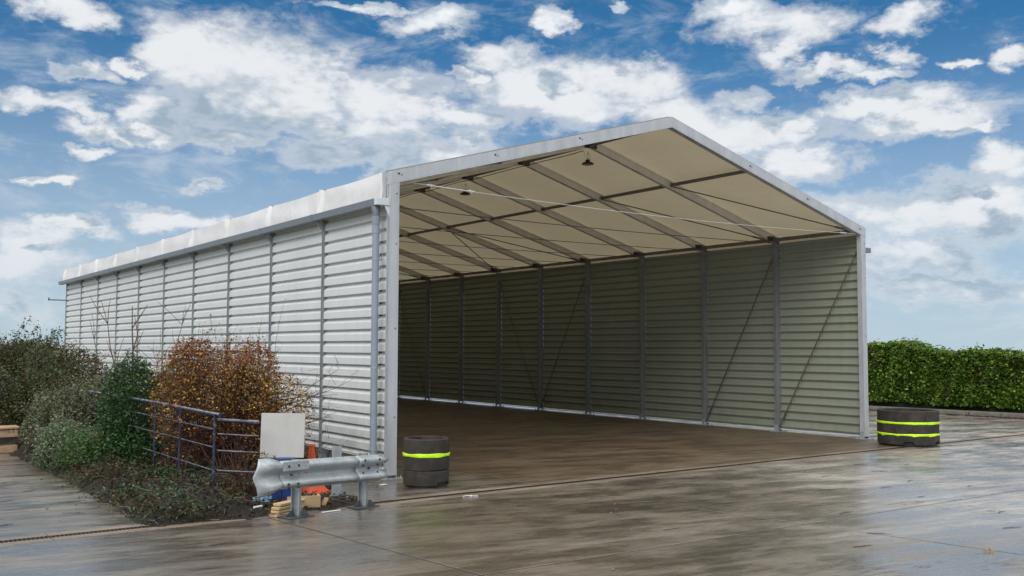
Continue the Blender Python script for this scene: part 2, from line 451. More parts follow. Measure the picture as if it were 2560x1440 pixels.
leaf_mat('leaf_moss', [(0.0, (0.012, 0.02, 0.006)), (0.6, (0.035, 0.045, 0.012)), (1.0, (0.11, 0.10, 0.02))], 0.7, 0.1)

# ------------------------------------------------------------------ mesh helpers
class MB:
    def __init__(s):
        s.v = []; s.f = []; s.m = []
    def add(s, vs, fs, mi=0):
        o = len(s.v)
        s.v.extend([tuple(p) for p in vs])
        s.f.extend([tuple(i + o for i in q) for q in fs])
        s.m.extend([mi] * len(fs))
    def box(s, lo, hi, mi=0, T=None):
        (a, b, c), (d, e, f) = lo, hi
        vs = [(a, b, c), (d, b, c), (d, e, c), (a, e, c), (a, b, f), (d, b, f), (d, e, f), (a, e, f)]
        if T is not None: vs = [T @ Vector(p) for p in vs]
        s.add(vs, [(3, 2, 1, 0), (4, 5, 6, 7), (0, 1, 5, 4), (1, 2, 6, 5), (2, 3, 7, 6), (3, 0, 4, 7)], mi)
    def tube(s, pts, r, sides=6, mi=0, caps=True):
        pts = [Vector(p) for p in pts]
        n = len(pts)
        rs = r if isinstance(r, (list, tuple)) else [r] * n
        t0 = (pts[1] - pts[0]).normalized()
        up = Vector((0, 0, 1)) if abs(t0.z) < 0.9 else Vector((1, 0, 0))
        nx = t0.cross(up).normalized()
        vs = []
        for i, p in enumerate(pts):
            t = (pts[min(i + 1, n - 1)] - pts[max(i - 1, 0)]).normalized()
            nx = (nx - t * nx.dot(t)).normalized()
            ny = t.cross(nx)
            for k in range(sides):
                a = 2 * math.pi * k / sides
                vs.append(p + (nx * math.cos(a) + ny * math.sin(a)) * rs[i])
        fs = []
        for i in range(n - 1):
            for k in range(sides):
                k2 = (k + 1) % sides
                fs.append((i * sides + k, i * sides + k2, (i + 1) * sides + k2, (i + 1) * sides + k))
        if caps:
            fs.append(tuple(range(sides - 1, -1, -1)))
            fs.append(tuple((n - 1) * sides + k for k in range(sides)))
        s.add(vs, fs, mi)
    def prism(s, poly, d0, d1, mi=0, T=None):
        """poly (x, y) counter-clockwise, from z = d0 to z = d1, then T"""
        n = len(poly)
        vs = [Vector((x, y, d0)) for x, y in poly] + [Vector((x, y, d1)) for x, y in poly]
        if T is not None: vs = [T @ p for p in vs]
        fs = [(i, (i + 1) % n, n + (i + 1) % n, n + i) for i in range(n)]
        fs += [tuple(range(n - 1, -1, -1)), tuple(range(n, 2 * n))]
        s.add(vs, fs, mi)
    def lathe(s, prof, seg=32, mi=0, close=False, T=None):
        n = len(prof)
        vs = []
        for k in range(seg):
            a = 2 * math.pi * k / seg
            for (r, z) in prof:
                p = Vector((r * math.cos(a), r * math.sin(a), z))
                vs.append(T @ p if T is not None else p)
        fs = []
        for k in range(seg):
            k2 = (k + 1) % seg
            for i in range(n if close else n - 1):
                j = (i + 1) % n
                fs.append((k * n + i, k2 * n + i, k2 * n + j, k * n + j))
        s.add(vs, fs, mi)
    def build(s, name, mats, parent=None, loc=None, smooth=False, rot=None):
        me = bpy.data.meshes.new(name)
        me.from_pydata(s.v, [], s.f)
        for m_ in (mats if isinstance(mats, (list, tuple)) else [mats]):
            me.materials.append(MATS[m_])
        if any(s.m): me.polygons.foreach_set('material_index', s.m)
        if smooth:
            me.polygons.foreach_set('use_smooth', [True] * len(me.polygons))
            try: me.set_sharp_from_angle(angle=R(38))
            except Exception: pass
        me.update()
        return link(name, me, parent, loc, rot)

def link(name, me, parent=None, loc=None, rot=None):
    o = bpy.data.objects.new(name, me)
    COL.objects.link(o)
    if parent: o.parent = parent
    if loc is not None: o.location = loc
    if rot is not None: o.rotation_euler = rot
    return o

def tag(o, label=None, cat=None, group=None, kind=None):
    if label: o['label'] = label
    if cat: o['category'] = cat
    if group: o['group'] = group
    if kind: o['kind'] = kind
    return o

def thing(name, label, cat, loc=(0, 0, 0), rz=0.0, group=None):
    o = link(name, None, None, loc, (0, 0, rz))
    return tag(o, label, cat, group)

def copy_tree(o, parent=None):
    c = o.copy(); COL.objects.link(c)
    if parent: c.parent = parent
    for ch in list(o.children): copy_tree(ch, c)
    return c

def bevel(o, w=0.004, seg=2):
    m = o.modifiers.new('edge', 'BEVEL')
    m.width = w; m.segments = seg; m.limit_method = 'ANGLE'; m.angle_limit = R(40)
    return o

# ------------------------------------------------------------------ ground, yard slabs and drain
far = MB(); far.box((-1500, -1500, -0.30), (1500, 1500, -0.06))
tag(far.build('ground', 'far_earth'), kind='structure')

def drain_y(x): return -1.80 + 0.030 * x
sub = MB()
for (ya, yb_) in ((lambda x: -22.5, lambda x: drain_y(x) - 0.21), (lambda x: drain_y(x) + 0.21, lambda x: 38.5)):
    sub.prism([(-19.5, ya(-19.5)), (21.0, ya(21.0)), (21.0, yb_(21.0)), (-19.5, yb_(-19.5))], -0.055, -0.0055)
yard = tag(sub.build('concrete_yard', 'joint_filler'), kind='structure')
def slab(c4, m_, name='concrete_slab'):
    """one cast slab: corners counter-clockwise, edges arrised, joints left open between neighbours"""
    c = [Vector((x, y, 0)) for x, y in c4]
    mid = sum(c, Vector()) / 4
    def ins(d):
        r = []
        for i in range(4):
            a = (c[i - 1] - c[i]).normalized(); b = (c[(i + 1) % 4] - c[i]).normalized()
            r.append(c[i] + (a + b) * d)
        return r
    o0, o1 = ins(0.014), ins(0.017)
    lo = [Vector((p.x, p.y, -0.032)) for p in o0]
    e = [Vector((p.x, p.y, -0.002)) for p in o0]
    tp = [Vector((p.x, p.y, 0.0)) for p in o1]
    vs = [v - mid for v in lo + e + tp]
    fs = [(8, 9, 10, 11)]
    for i in range(4):
        j = (i + 1) % 4
        fs += [(i, j, 4 + j, 4 + i), (4 + i, 4 + j, 8 + j, 8 + i)]
    b = MB(); b.add([v + mid for v in vs], fs)
    return b.build(name, m_, yard)

def jx(k, y):
    """slab joint number k south of the drain, splaying slightly as in the yard"""
    return -2.68 + 4.05 * k + (-1.9 - y) * (0.115 + 0.055 * k if k >= 0 else 0.115)
rows = [None, -5.80, -9.8, -13.8, -18.0, -22.0]
for ri in range(len(rows) - 1):
    for k in range(-4, 6):
        def yy(x, r): return drain_y(x) - 0.215 if r == 0 else rows[r]
        def cx_(kk, r):
            y0 = -1.95 if r == 0 else rows[r]
            return max(-19.0, min(20.6, jx(kk, y0)))
        x0t, x1t, x0b, x1b = cx_(k, ri), cx_(k + 1, ri), cx_(k, ri + 1), cx_(k + 1, ri + 1)
        if x1t - x0t < 0.3 or x1b - x0b < 0.3: continue
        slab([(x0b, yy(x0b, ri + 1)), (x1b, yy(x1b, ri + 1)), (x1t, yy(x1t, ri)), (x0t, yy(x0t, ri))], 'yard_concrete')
xs_n = [-19.0, -14.85, -10.8, -6.75, -2.7, 1.35, 5.4, 9.45, 11.6, 15.6, 20.6]
ys_n = [None, 2.5, 6.5, 10.5, 14.5, 18.5, 23.2, 28.0, 33.0, 38.0]
for i in range(len(xs_n) - 1):
    for j in range(len(ys_n) - 1):
        x0, x1 = xs_n[i], xs_n[i + 1]
        y0 = (drain_y(x0) + 0.215, drain_y(x1) + 0.215) if j == 0 else (ys_n[j],) * 2
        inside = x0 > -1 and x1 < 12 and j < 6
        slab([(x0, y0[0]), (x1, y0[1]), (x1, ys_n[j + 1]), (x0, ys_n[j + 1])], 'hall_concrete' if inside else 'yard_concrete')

# linear drain along the front of the hall
dr = MB()
TD = Matrix.Translation((0, -1.80, 0)) @ Matrix.Rotation(math.atan(0.030), 4, 'Z')
dr.box((-18.9, -0.20, -0.045), (20.5, 0.20, -0.029), 0, TD)
drain = tag(dr.build('drain_channel', 'joint_filler'), kind='structure')
for (a, b_) in ((-0.205, -0.068), (0.068, 0.205)):
    x = -18.9
    while x < 20.4:
        x1 = min(x + 2.0, 20.5)
        e = MB(); e.box((x + 0.003, a, -0.028), (x1 - 0.003, b_, 0.003 + random.uniform(-.002, .002)), 0, TD)
        bevel(e.build('drain_edge', 'drain_concrete', drain), 0.005, 1)
        x = x1
gm = MB()
gm.box((0.004, -0.062, -0.028), (0.996, -0.048, 0.001)); gm.box((0.004, 0.048, -0.028), (0.996, 0.062, 0.001))
for k in range(25):
    x = 0.006 + k * 0.0405
    gm.box((x, -0.0478, -0.026), (x + 0.018, 0.0478, -0.001))
gme = None
for k in range(39):
    x = -18.9 + k
    if gme is None:
        o = gm.build('drain_grate', 'drain_iron', drain); gme = o.data
    else:
        o = link('drain_grate', gme, drain)
    o.matrix_local = TD @ Matrix.Translation((x, 0, 0))

# ------------------------------------------------------------------ the hall
W0, W1, BAY, NB = -0.06, 11.52, 2.30, 10
XR = (W0 + W1) / 2
EAVE, SL = 4.545, 0.2815
ZR = EAVE + SL * (XR - W0)
def zroof(x): return EAVE + SL * (min(x, W1 - (x - W0)) - W0 if x <= XR else W1 - x)
hall = thing('storage_hall', 'long white-roofed aluminium frame hall with corrugated metal walls and open front', 'building')

PW, PD = 0.15, 0.12
def post_poly(w, d):
    g = 0.012
    # keder grooves on the two flanks and shallow lines on the faces
    return [(-w/2, -d/2), (-w/2+.018, -d/2), (-w/2+.020, -d/2+.004), (-w/2+.024, -d/2+.004), (-w/2+.026, -d/2),
            (w/2-.026, -d/2), (w/2-.024, -d/2+.004), (w/2-.020, -d/2+.004), (w/2-.018, -d/2), (w/2, -d/2),
            (w/2, -g), (w/2-.02, -g), (w/2-.02, g), (w/2, g), (w/2, d/2), (-w/2, d/2), (-w/2, g), (-w/2+.02, g), (-w/2+.02, -g), (-w/2, -g)]

def base_plate(parent, x, y, mi='galvanised'):
    b = MB()
    b.box((x - .16, y - .12, 0.002), (x + .16, y + .12, 0.018))
    b.box((x - .085, y - .050, 0.018), (x - .073, y + .050, .16)); b.box((x + .073, y - .050, 0.018), (x + .085, y + .050, .16))
    for sx in (-.13, .13):
        for sy in (-.09, .09):
            b.tube([(x + sx, y + sy, 0.018), (x + sx, y + sy, 0.05)], 0.012, 6)
    return b.build('base_plate', mi, parent)

posts = {}
for i in range(NB + 1):
    y = i * BAY
    for side in (0, 1):
        xc = W0 + PW / 2 if side == 0 else W1 - PW / 2
        b = MB()
        w, d = (PW, PD - .006) if i == 0 else (PW, 0.085)
        zt = zroof(xc) - (0.03 if i == 0 else 0.05)
        b.prism(post_poly(w, d), 0.06, zt, 0, Matrix.Translation((xc, y, 0)))
        if i == 0:
            for z_ in (0.9, 2.2, 3.45, 4.2):
                b.tube([(xc + .03, y - d / 2 - .0015, z_), (xc + .03, y - d / 2 + .01, z_)], 0.012, 8, 1)
        p = b.build('post', ['aluminium', 'dark_steel'] if i == 0 else ['post_grey', 'dark_steel'], hall)
        posts[(i, side)] = p
        base_plate(p, xc, y)

# rafters: two per frame, each its own beam
for i in range(NB + 1):
    y = i * BAY
    for side in (0, 1):
        wd = 0.12 if i == 0 else 0.085
        dep = 0.19 if i == 0 else 0.165
        # profile in (across y, normal-to-slope)
        poly = [(-wd/2, -dep), (-wd/2+.006, -dep-.006), (wd/2-.006, -dep-.006), (wd/2, -dep), (wd/2, -dep+.03), (wd/2-.012, -dep+.036), (wd/2-.012, -.036), (wd/2, -.03), (wd/2, 0), (-wd/2, 0), (-wd/2, -.03), (-wd/2+.012, -.036), (-wd/2+.012, -dep+.036), (-wd/2, -dep+.03)]
        if i == 0:
            poly = [(-wd/2, -dep), (wd/2, -dep), (wd/2, -.12), (wd/2-.02, -.12), (wd/2-.02, -.095), (wd/2, -.095), (wd/2, 0), (-wd/2, 0), (-wd/2, -.006), (-wd/2+.003, -.010), (-wd/2, -.014), (-wd/2, -dep+.02), (-wd/2+.003, -dep+.016), (-wd/2, -dep+.012)]
        xa, xb = (W0 - .004, XR) if side == 0 else (W1 + .004, XR)
        vs = []
        n = len(poly)
        for xx in (xa, xb):
            for (py, pz) in poly:
                vs.append((xx, y + py, zroof(xx) - 0.012 + pz * 1.04))
        fs = [(k, (k + 1) % n, n + (k + 1) % n, n + k) for k in range(n)] + [tuple(range(n - 1, -1, -1)), tuple(range(n, 2 * n))]
        if side == 1: fs = [tuple(reversed(f)) for f in fs]
        b = MB(); b.add(vs, fs)
        if i == 0:
            for fx in (0.03, 0.33, 0.63):
                x_ = xa + (xb - xa) * fx
                b.box((x_ - .05, y - wd/2 - .006, zroof(x_) - .10), (x_ - .02, y - wd/2 + .001, zroof(x_) - .075), 1)
                b.box((x_ + .01, y - wd/2 - .006, zroof(x_) - .11), (x_ + .022, y - wd/2 + .001, zroof(x_) - .09), 1)
        rf = b.build('rafter', [('aluminium' if i == 0 else 'rafter_aluminium'), 'dark_steel'], hall)
        # joint plates: at the ridge, at the purlin and at the eave
        def plate(*bx_):
            q_ = MB(); q_.box(*bx_); q_.build('joint_plate', 'dark_steel', rf)
        xe = W0 + PW + .02 if side == 0 else W1 - PW - .02
        sg = 1 if side == 0 else -1
        if i:
            plate((min(xe, xe + sg * .26), y - .052, zroof(xe) - .16), (max(xe, xe + sg * .26), y - .044, zroof(xe) - .05))
        xr = XR - sg * 0.16
        if i: plate((min(xr, xr + sg * .14), y - .058, zroof(xr) - .17), (max(xr, xr + sg * .14), y - .0445, zroof(xr) - .08))

# purlins, one length per bay
def purlin(x, zoff, w, h, name='purlin'):
    for i in range(NB):
        b = MB()
        z = zroof(x) + zoff
        b.box((x - w / 2, i * BAY + 0.062, z - h), (x + w / 2, (i + 1) * BAY - 0.062, z))
        b.box((x - w / 2 - .02, i * BAY + 0.064, z - h - .02), (x + w / 2 + .02, i * BAY + 0.074, z + .005))
        b.box((x - w / 2 - .02, (i + 1) * BAY - 0.074, z - h - .02), (x + w / 2 + .02, (i + 1) * BAY - 0.064, z + .005))
        b.build(name, 'dark_purlin', hall)
simple('dark_purlin', (0.17, 0.16, 0.145), 0.5, 0.4, 0.2, 12)
XP = 8.0
purlin(XP, -0.07, 0.07, 0.06); purlin(W0 + W1 - XP, -0.07, 0.07, 0.06)
purlin(XR, -0.09, 0.09, 0.08, 'ridge_beam')
for x in (W0 + 0.21, W1 - 0.21):
    purlin(x, -0.10, 0.08, 0.075, 'eave_beam')

# roof membrane: one sheet per bay, sagging a little between the frames
for i in range(NB):
    nx_, ny_ = 8, 8
    xs = [W0 - 0.02 + (XR - W0 + 0.02) * k / nx_ for k in range(nx_ + 1)] + [XR + (W1 - XR + 0.02) * k / nx_ for k in range(1, nx_ + 1)]
    vs = []; fs = []
    for k in range(ny_ + 1):
        t_ = k / ny_
        y = i * BAY + t_ * BAY
        if i == 0 and k == 0: y = 0.03
        for x in xs:
            edge = min(1.0, abs(x - XR) / 0.5)
            vs.append((x, y, zroof(x) + 0.006 - 0.022 * math.sin(math.pi * t_) * edge))
    m_ = len(xs)
    for k in range(ny_):
        for q in range(m_ - 1):
            fs.append((k * m_ + q, k * m_ + q + 1, (k + 1) * m_ + q + 1, (k + 1) * m_ + q))
    b = MB(); b.add(vs, fs)
    b.build('roof_sheet', 'membrane', hall, smooth=True)
    # valances hanging from the eaves into the gutters, gathered at every frame
    for side in (0, 1):
        xo = W0 - 0.02 if side == 0 else W1 + 0.02
        sg = -1 if side == 0 else 1
        vs = []; fs = []
        NY, NZ = 46, 10
        y0 = i * BAY + (0.10 if i == 0 else 0)
        for k in range(NY + 1):
            t_ = k / NY
            # finer columns near the frames
            t_ = 0.5 - 0.5 * math.cos(math.pi * t_)
            y = y0 + (i * BAY + BAY - y0) * t_
            dy = min(y - i * BAY, (i + 1) * BAY - y)
            for q in range(NZ + 1):
                s_ = q / NZ
                sag = -0.022 * math.sin(math.pi * (y - i * BAY) / BAY)
                z = zroof(W0) + sag * (1 - s_) - 0.47 * s_
                fi = i if (y - i * BAY) < BAY / 2 else i + 1
                ph = (fi * 2.399) % 6.28
                tw = 0.5 + 0.5 * math.sin(5.2 * s_ + ph)
                fold = math.exp(-(dy / (0.028 + 0.03 * s_)) ** 2) * (0.030 + 0.035 * tw)
                fold -= 0.022 * math.exp(-((dy - 0.085) / 0.035) ** 2)
                wr = 0.006 * math.sin(9 * y + 4 * s_ + ph) * math.exp(-dy / 0.5) + 0.010 * math.sin(1.3 * y + 3.0 * s_) * min(1, dy / .3)
                billow = 0.010 * math.sin(math.pi * s_)
                vs.append((xo + sg * (0.0 + 0.055 * s_ + fold + wr * math.sin(math.pi * min(1, s_ * 1.2)) + billow), y, z))
        for k in range(NY):
            for q in range(NZ):
                f = (k * (NZ + 1) + q, k * (NZ + 1) + q + 1, (k + 1) * (NZ + 1) + q + 1, (k + 1) * (NZ + 1) + q)
                fs.append(f if side == 1 else tuple(reversed(f)))
        b = MB(); b.add(vs, fs)
        b.build('eave_valance', 'membrane', hall, smooth=True)

# corrugated wall sheets, one per bay and side
PITCH = 0.1835
def corrugated(y0, y1, zb, zt, x, out, name='wall_panel', parent=None):
    """trapezoidal sheet standing in the plane x; out = -1/+1 is the weather side"""
    prof = []
    z = zb
    dep = 0.056
    prof.append((0.0, z))
    while z < zt - 1e-6:
        for dz, o_ in ((0.000, 1), (0.050, 0), (0.076, 0), (0.081, 1), (PITCH, 1)):
            zz = z + dz
            if dz == 0.000: continue
            if zz > zt: continue
            prof.append((0.0 if o_ == 0 else dep, zz))
        z += PITCH
    prof[0] = (dep, zb)
    if prof[-1][1] < zt - 0.004: prof.append((prof[-1][0], zt))
    vs = []; fs = []
    for y in (y0, y1):
        for (o_, zz) in prof:
            vs.append((x + out * o_, y, zz))
    n = len(prof)
    for k in range(n - 1):
        f = (k, k + 1, n + k + 1, n + k)
        fs.append(f if out < 0 else tuple(reversed(f)))
    b = MB(); b.add(vs, fs)
    return b.build(name, 'wall_sheet', parent or hall)
ZT_L = 4.36
for i in range(NB):
    y0, y1 = i * BAY + 0.038, (i + 1) * BAY - 0.038
    if i == 0:
        corrugated(0.30, y1, 0.29, ZT_L, 0.012, -1)
        corrugated(0.062, 0.295, 0.13, ZT_L, 0.010, -1, 'end_flashing')
    else:
        corrugated(y0, y1, 0.29, ZT_L, 0.012, -1)
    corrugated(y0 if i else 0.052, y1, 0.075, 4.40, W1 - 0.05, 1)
    # white bottom edge of each panel; on the right it imitates the daylight gap
    for (x_, z_) in ((-0.035, 0.262), (W1 - 0.045, 0.048)):
        b = MB(); b.box((x_ - .018, y0 + (.27 if i == 0 and x_ < 1 else 0.02), z_), (x_ + .022, y1, z_ + .018))
        b.build('bottom_light_edge', 'white_plastic', hall)
# far gable, closed
b = MB()
g = 0.15
b.prism([(W0 + .2, 0.05), (W1 - .2, 0.05), (W1 - .2, zroof(W0) - .22), (XR, ZR - .23), (W0 + .2, zroof(W0) - .22)], -0.02, 0.02, 0,
        Matrix(((1, 0, 0, 0), (0, 0, -1, NB * BAY + .02), (0, 1, 0, 0), (0, 0, 0, 1))))
b.build('end_wall', 'wall_sheet', hall)
b = MB(); b.box((-0.60, NB * BAY - .02, 3.47), (-0.061, NB * BAY + .02, 3.50)); b.box((-.61, NB * BAY - .03, 3.46), (-.58, NB * BAY + .03, 3.56))
b.build('projecting_bar', 'dark_steel', hall)

# gutters and the downpipe
for side in (0, 1):
    xg = W0 - 0.145 if side == 0 else W1 + 0.145
    zg = 4.065
    th = 0.006
    prof = [(-.068, .05), (-.060, .05), (-.052, -.042), (.052, -.042), (.060, .03), (.068, .03), (.058, -.05), (-.058, -.05)]
    if side == 1: prof = [(-a, b_) for a, b_ in reversed(prof)]
    gut = None
    yb = [0.05] + [i * BAY + 0.02 for i in range(1, NB)] + [NB * BAY + 0.25]
    for i in range(NB):
        b = MB()
        T = Matrix(((1, 0, 0, xg), (0, 0, 1, 0), (0, 1, 0, zg), (0, 0, 0, 1)))
        b.prism(list(reversed(prof)), yb[i], yb[i + 1] - 0.002, 0, T)
        b.build('gutter', 'gutter_grey', hall)
        if i:
            b = MB(); b.prism([(a * 1.07, c * 1.07) for a, c in reversed(prof)], yb[i] - .03, yb[i] + .03, 0, T)
            b.build('gutter_joint', 'gutter_grey', hall)
            b = MB()
            xi = W0 if side == 0 else W1
            b.add([(xi, i * BAY - .02, 4.0), (xi, i * BAY + .02, 4.0), (xg, i * BAY + .02, 4.01), (xg, i * BAY - .02, 4.01), (xi, i * BAY - .02, 3.86), (xi, i * BAY + .02, 3.86)],
                  [(0, 1, 2, 3), (4, 3, 2, 5), (0, 3, 4), (1, 5, 2), (0, 4, 5, 1)])
            b.build('gutter_bracket', 'galvanised', hall)
    b = MB()
    if side == 0:
        b.box((xg - .072, -0.045, zg - .052), (W0 - .001, 0.048, zg + .052))
    else:
        b.box((W1 + .001, -0.045, zg - .052), (xg + .072, 0.048, zg + .052))
    bevel(b.build('gutter_end', 'white_plastic' if side == 0 else 'gutter_grey', hall), 0.006)
    b = MB(); s_ = -1 if side == 0 else 1; xi = W0 if side == 0 else W1
    b.prism([(0, 0), (0, -.17), (s_ * .085, 0)] if side == 1 else [(0, 0), (-.085, 0), (0, -.17)], -.030, -.026, 0,
            Matrix(((1, 0, 0, xi), (0, 0, 1, 0), (0, 1, 0, zg - .055), (0, 0, 0, 1))))
    b.build('gutter_bracket', 'white_plastic', hall)
# edge strip of membrane turned round the front corner
b = MB(); b.box((W0 - .045, .062, 4.12), (W0 - .004, .125, zroof(W0) - .01)); b.box((W0 - .05, .09, 4.3), (W0 - .045, .10, 4.45))
b.build('edge_strip', 'aluminium', hall)

dp = MB()
px, py_ = W0 - 0.145, 0.115
dp.tube([(px, py_, 0.12), (px, py_, 3.74)], 0.052, 16)
pipe = dp.build('downpipe', 'pipe_grey', hall, smooth=True)
b = MB()
b.tube([(px, py_, 3.74), (px, py_, 3.80), (px, py_, 3.86)], [0.058, 0.06, 0.066], 16)
b.lathe([(0.052, 3.60), (0.058, 3.602), (0.058, 3.70), (0.052, 3.702)], 16, 0, False, Matrix.Translation((px, py_, 0)))
b.build('pipe_socket', 'pipe_grey', pipe, smooth=True)
b = MB(); b.tube([(px, py_, 3.861), (px, py_ + .0, 3.93), (px, py_ + .02, 4.012)], [0.052, 0.060, 0.068], 12)
b.build('pipe_outlet', 'gutter_grey', pipe, smooth=True)
for z_ in (0.42, 1.62, 3.22):
    b = MB(); b.lathe([(0.052, z_ - .012), (0.057, z_ - .012), (0.057, z_ + .012), (0.052, z_ + .012)], 16, 0, False, Matrix.Translation((px, py_, 0)))
    b.tube([(px + .05, py_ - .03, z_), (px + .10, py_ - .045, z_ + .01)], 0.010, 6)
    b.tube([(px + .075, py_ - .05, z_ + .03), (px + .075, py_ - .02, z_ - .02)], 0.008, 6)
    b.build('pipe_clip', 'galvanised', pipe)

# tie rods across every frame
def sagged(a, b_, sag, n=14):
    a, b_ = Vector(a), Vector(b_)
    return [a.lerp(b_, k / n) - Vector((0, 0, sag * 4 * (k / n) * (1 - k / n))) for k in range(n + 1)]
for i in range(NB + 1):
    y = i * BAY + (-0.01 if i == 0 else 0.0)
    a = Vector((W0 + PW, y, zroof(W0) - 0.14)); c = Vector((W1 - PW, y, zroof(W0) - 0.14))
    pts = sagged(a, c, 0.10 if i == 0 else 0.06, 20)
    b = MB(); b.tube(pts, 0.0065 if i == 0 else 0.008, 6)
    tie = b.build('tie_rod', 'cable_steel' if i == 0 else 'tie_cable', hall)
    for (k0, k1) in ((1.05, 2.1),) if i else ((1.0, 2.3),):
        def at_(k):
            q = int(k); return pts[q].lerp(pts[q + 1], k - q)
        b = MB()
        p0, p1 = at_(k0), at_(k1)
        b.tube([p0, p1], 0.012, 8)
        for p in (p0, p1):
            d_ = (p1 - p0).normalized()
            b.tube([p - d_ * .07, p + d_ * .06], 0.019, 6)
            b.tube([p + Vector((0, -.03, -.035)), p + Vector((0, .03, .035))], 0.008, 6)
        b.build('turnbuckle', 'cable_steel' if i == 0 else 'tie_cable', tie)
    b = MB(); p0 = pts[-2]; b.tube([p0 - Vector((.1, 0, 0)), p0 + Vector((.1, 0, 0))], 0.018, 6)
    b.build('rod_coupler', 'cable_steel' if i == 0 else 'tie_cable', tie)

# wind bracing in roof and walls
def brace(p, q, r=0.014, name='brace_rod', m_='brace_steel'):
    b = MB(); b.tube([p, q], r, 6)
    p, q = Vector(p), Vector(q); d_ = (q - p).normalized()
    m0 = p.lerp(q, 0.93); b.tube([m0 - d_ * .12, m0 + d_ * .12], r * 1.7, 6)
    return b.build(name, m_, hall)
simple('brace_steel', (0.13, 0.12, 0.105), 0.45, 0.5, 0.2, 14)
xe = W1 - 0.22
for (f0, f1) in ((1, 0), (2, 1), (5, 4), (5, 6), (9, 8), (9, 10)):
    s0 = 0.055 if f1 > f0 else -0.055
    for mirror in (0, 1):
        fx = (lambda v: W0 + W1 - v) if mirror else (lambda v: v)
        brace((fx(XP + .06), f0 * BAY + s0, zroof(XP) - .14), (fx(xe - .03), f1 * BAY - s0, zroof(xe) - .15))
for (ft, fb) in ((0, 1), (1, 2), (4, 5), (6, 5), (9, 8), (10, 9)):
    s0 = 0.05 if fb > ft else -0.05
    for x_ in (W1 - PW + .05, W0 + PW - .02):
        brace((x_, ft * BAY + s0, 4.12), (x_, fb * BAY - s0, 0.10), 0.013)
# supply cable of the lights, clipped under the ridge
b = MB()
pts = []
for k in range(0, 61):
    y = 2.36 + k * 0.33
    pts.append((XR - .10, y, ZR - .245 - 0.03 * abs(math.sin(y / BAY * math.pi * 1.0)) - .01 * math.sin(3.1 * y)))
b.tube(pts, 0.009, 5); b.build('power_cable', 'lamp_black', hall)

# hanging lights: under the ridge at the second and fourth frames
def high_bay():
    t_ = thing('hanging_light', 'black round lamp hanging from the ridge nearest the open front of the hall', 'light', (0, 0, 0), 0, 'black lamps hanging from the hall ridge')
    b = MB(); b.lathe([(0.0, .0), (.125, .0), (.135, .010), (.135, .030), (.11, .045), (.03, .05), (.0, .05)], 28)
    b.build('lamp_body', 'lamp_black', t_, smooth=True)
    b = MB()
    for k in range(16):
        a = 2 * math.pi * k / 16
        b.box((.05, -.003, .044), (.10, .003, .060), 0, Matrix.Rotation(a, 4, 'Z'))
    b.build('cooling_fins', 'lamp_black', t_)
    b = MB(); b.lathe([(0.0, .130), (.035, .128), (.052, .115), (.052, .07), (.045, .051)], 20)
    b.build('driver_housing', 'lamp_black', t_, smooth=True)
    b = MB(); b.lathe([(0.0, -.004), (.115, -.004), (.115, -.0005)], 24); b.build('lamp_lens', 'lamp_lens', t_)
    b = MB()
    b.tube([(0.02 * math.cos(a), 0, .15 + .02 * math.sin(a)) for a in [k * math.pi / 5 for k in range(11)]], 0.005, 5)
    b.tube([(0, 0, .165), (0, 0, .335)], 0.004, 5)
    b.build('hook', 'lamp_black', t_)
    b = MB()
    b.tube([(0.04, 0.0, .125), (.07, .0, .17), (.075, .01, .25), (.03, .03, .31), (.05, .05, .36)], 0.005, 5)
    b.build('lamp_cord', 'lamp_black', t_)
    b = MB(); b.tube([(-.03, 0, .125), (-.07, .0, .22), (-.10, .02, .34)], 0.0025, 4); b.build('safety_wire', 'lamp_black', t_)
    return t_
hl = high_bay()
hl.location = (XR - .04, 1 * BAY, 5.63); hl.scale = (.9, .9, .78)
h2 = copy_tree(hl); h2.location = (XR - .04, 3 * BAY, 5.60)
h2['label'] = 'black round lamp hanging deeper in the hall, just above the long bright tie rod'

# ------------------------------------------------------------------ concrete bins
def ring(r, h, th, notch=None):
    """one precast ring; notch = list of (angle0, angle1, height) cut-outs in the foot"""
    seg = 96
    b = MB()
    vs = []
    for k in range(seg):
        a = 2 * math.pi * k / seg
        zb = 0.0
        if notch:
            for (a0, a1, hh) in notch:
                if a0 <= math.degrees(a) % 360 <= a1: zb = hh
        j = 0.0015 * math.sin(17 * a) + 0.001 * math.sin(41 * a + 1)
        for (rr, z) in ((r - .012 + j, zb), (r + j, zb + .012), (r + j, h - .014), (r - .014 + j, h), (r - th + .012, h), (r - th, h - .014), (r - th, zb)):
            vs.append((rr * math.cos(a), rr * math.sin(a), z))
    fs = []
    n = 7
    for k in range(seg):
        k2 = (k + 1) % seg
        for i in range(n):
            j = (i + 1) % n
            fs.append((k * n + i, k2 * n + i, k2 * n + j, k * n + j))
    b.add(vs, fs)
    return b
def band(r, z0, z1, wob, ragged=0.0):
    seg = 96; vs = []; fs = []
    for k in range(seg):
        a = 2 * math.pi * k / seg
        e = wob * math.sin(3 * a + 1) + wob * .6 * math.sin(7 * a)
        rg = ragged * max(0, math.sin(11 * a + 2) + 0.5 * math.sin(23 * a))
        for (rr, z) in ((r + .001, z1 + e), (r + .007, z1 - .006 + e), (r + .009, (z0 + z1) / 2 + e), (r + .006, z0 + .005 - e - rg), (r + .001, z0 - e - rg)):
            vs.append((rr * math.cos(a), rr * math.sin(a), z))
    n = 5
    for k in range(seg):
        k2 = (k + 1) % seg
        for i in range(n - 1):
            fs.append((k * n + i + 1, k2 * n + i + 1, k2 * n + i, k * n + i))
    b = MB(); b.add(vs, fs)
    return b
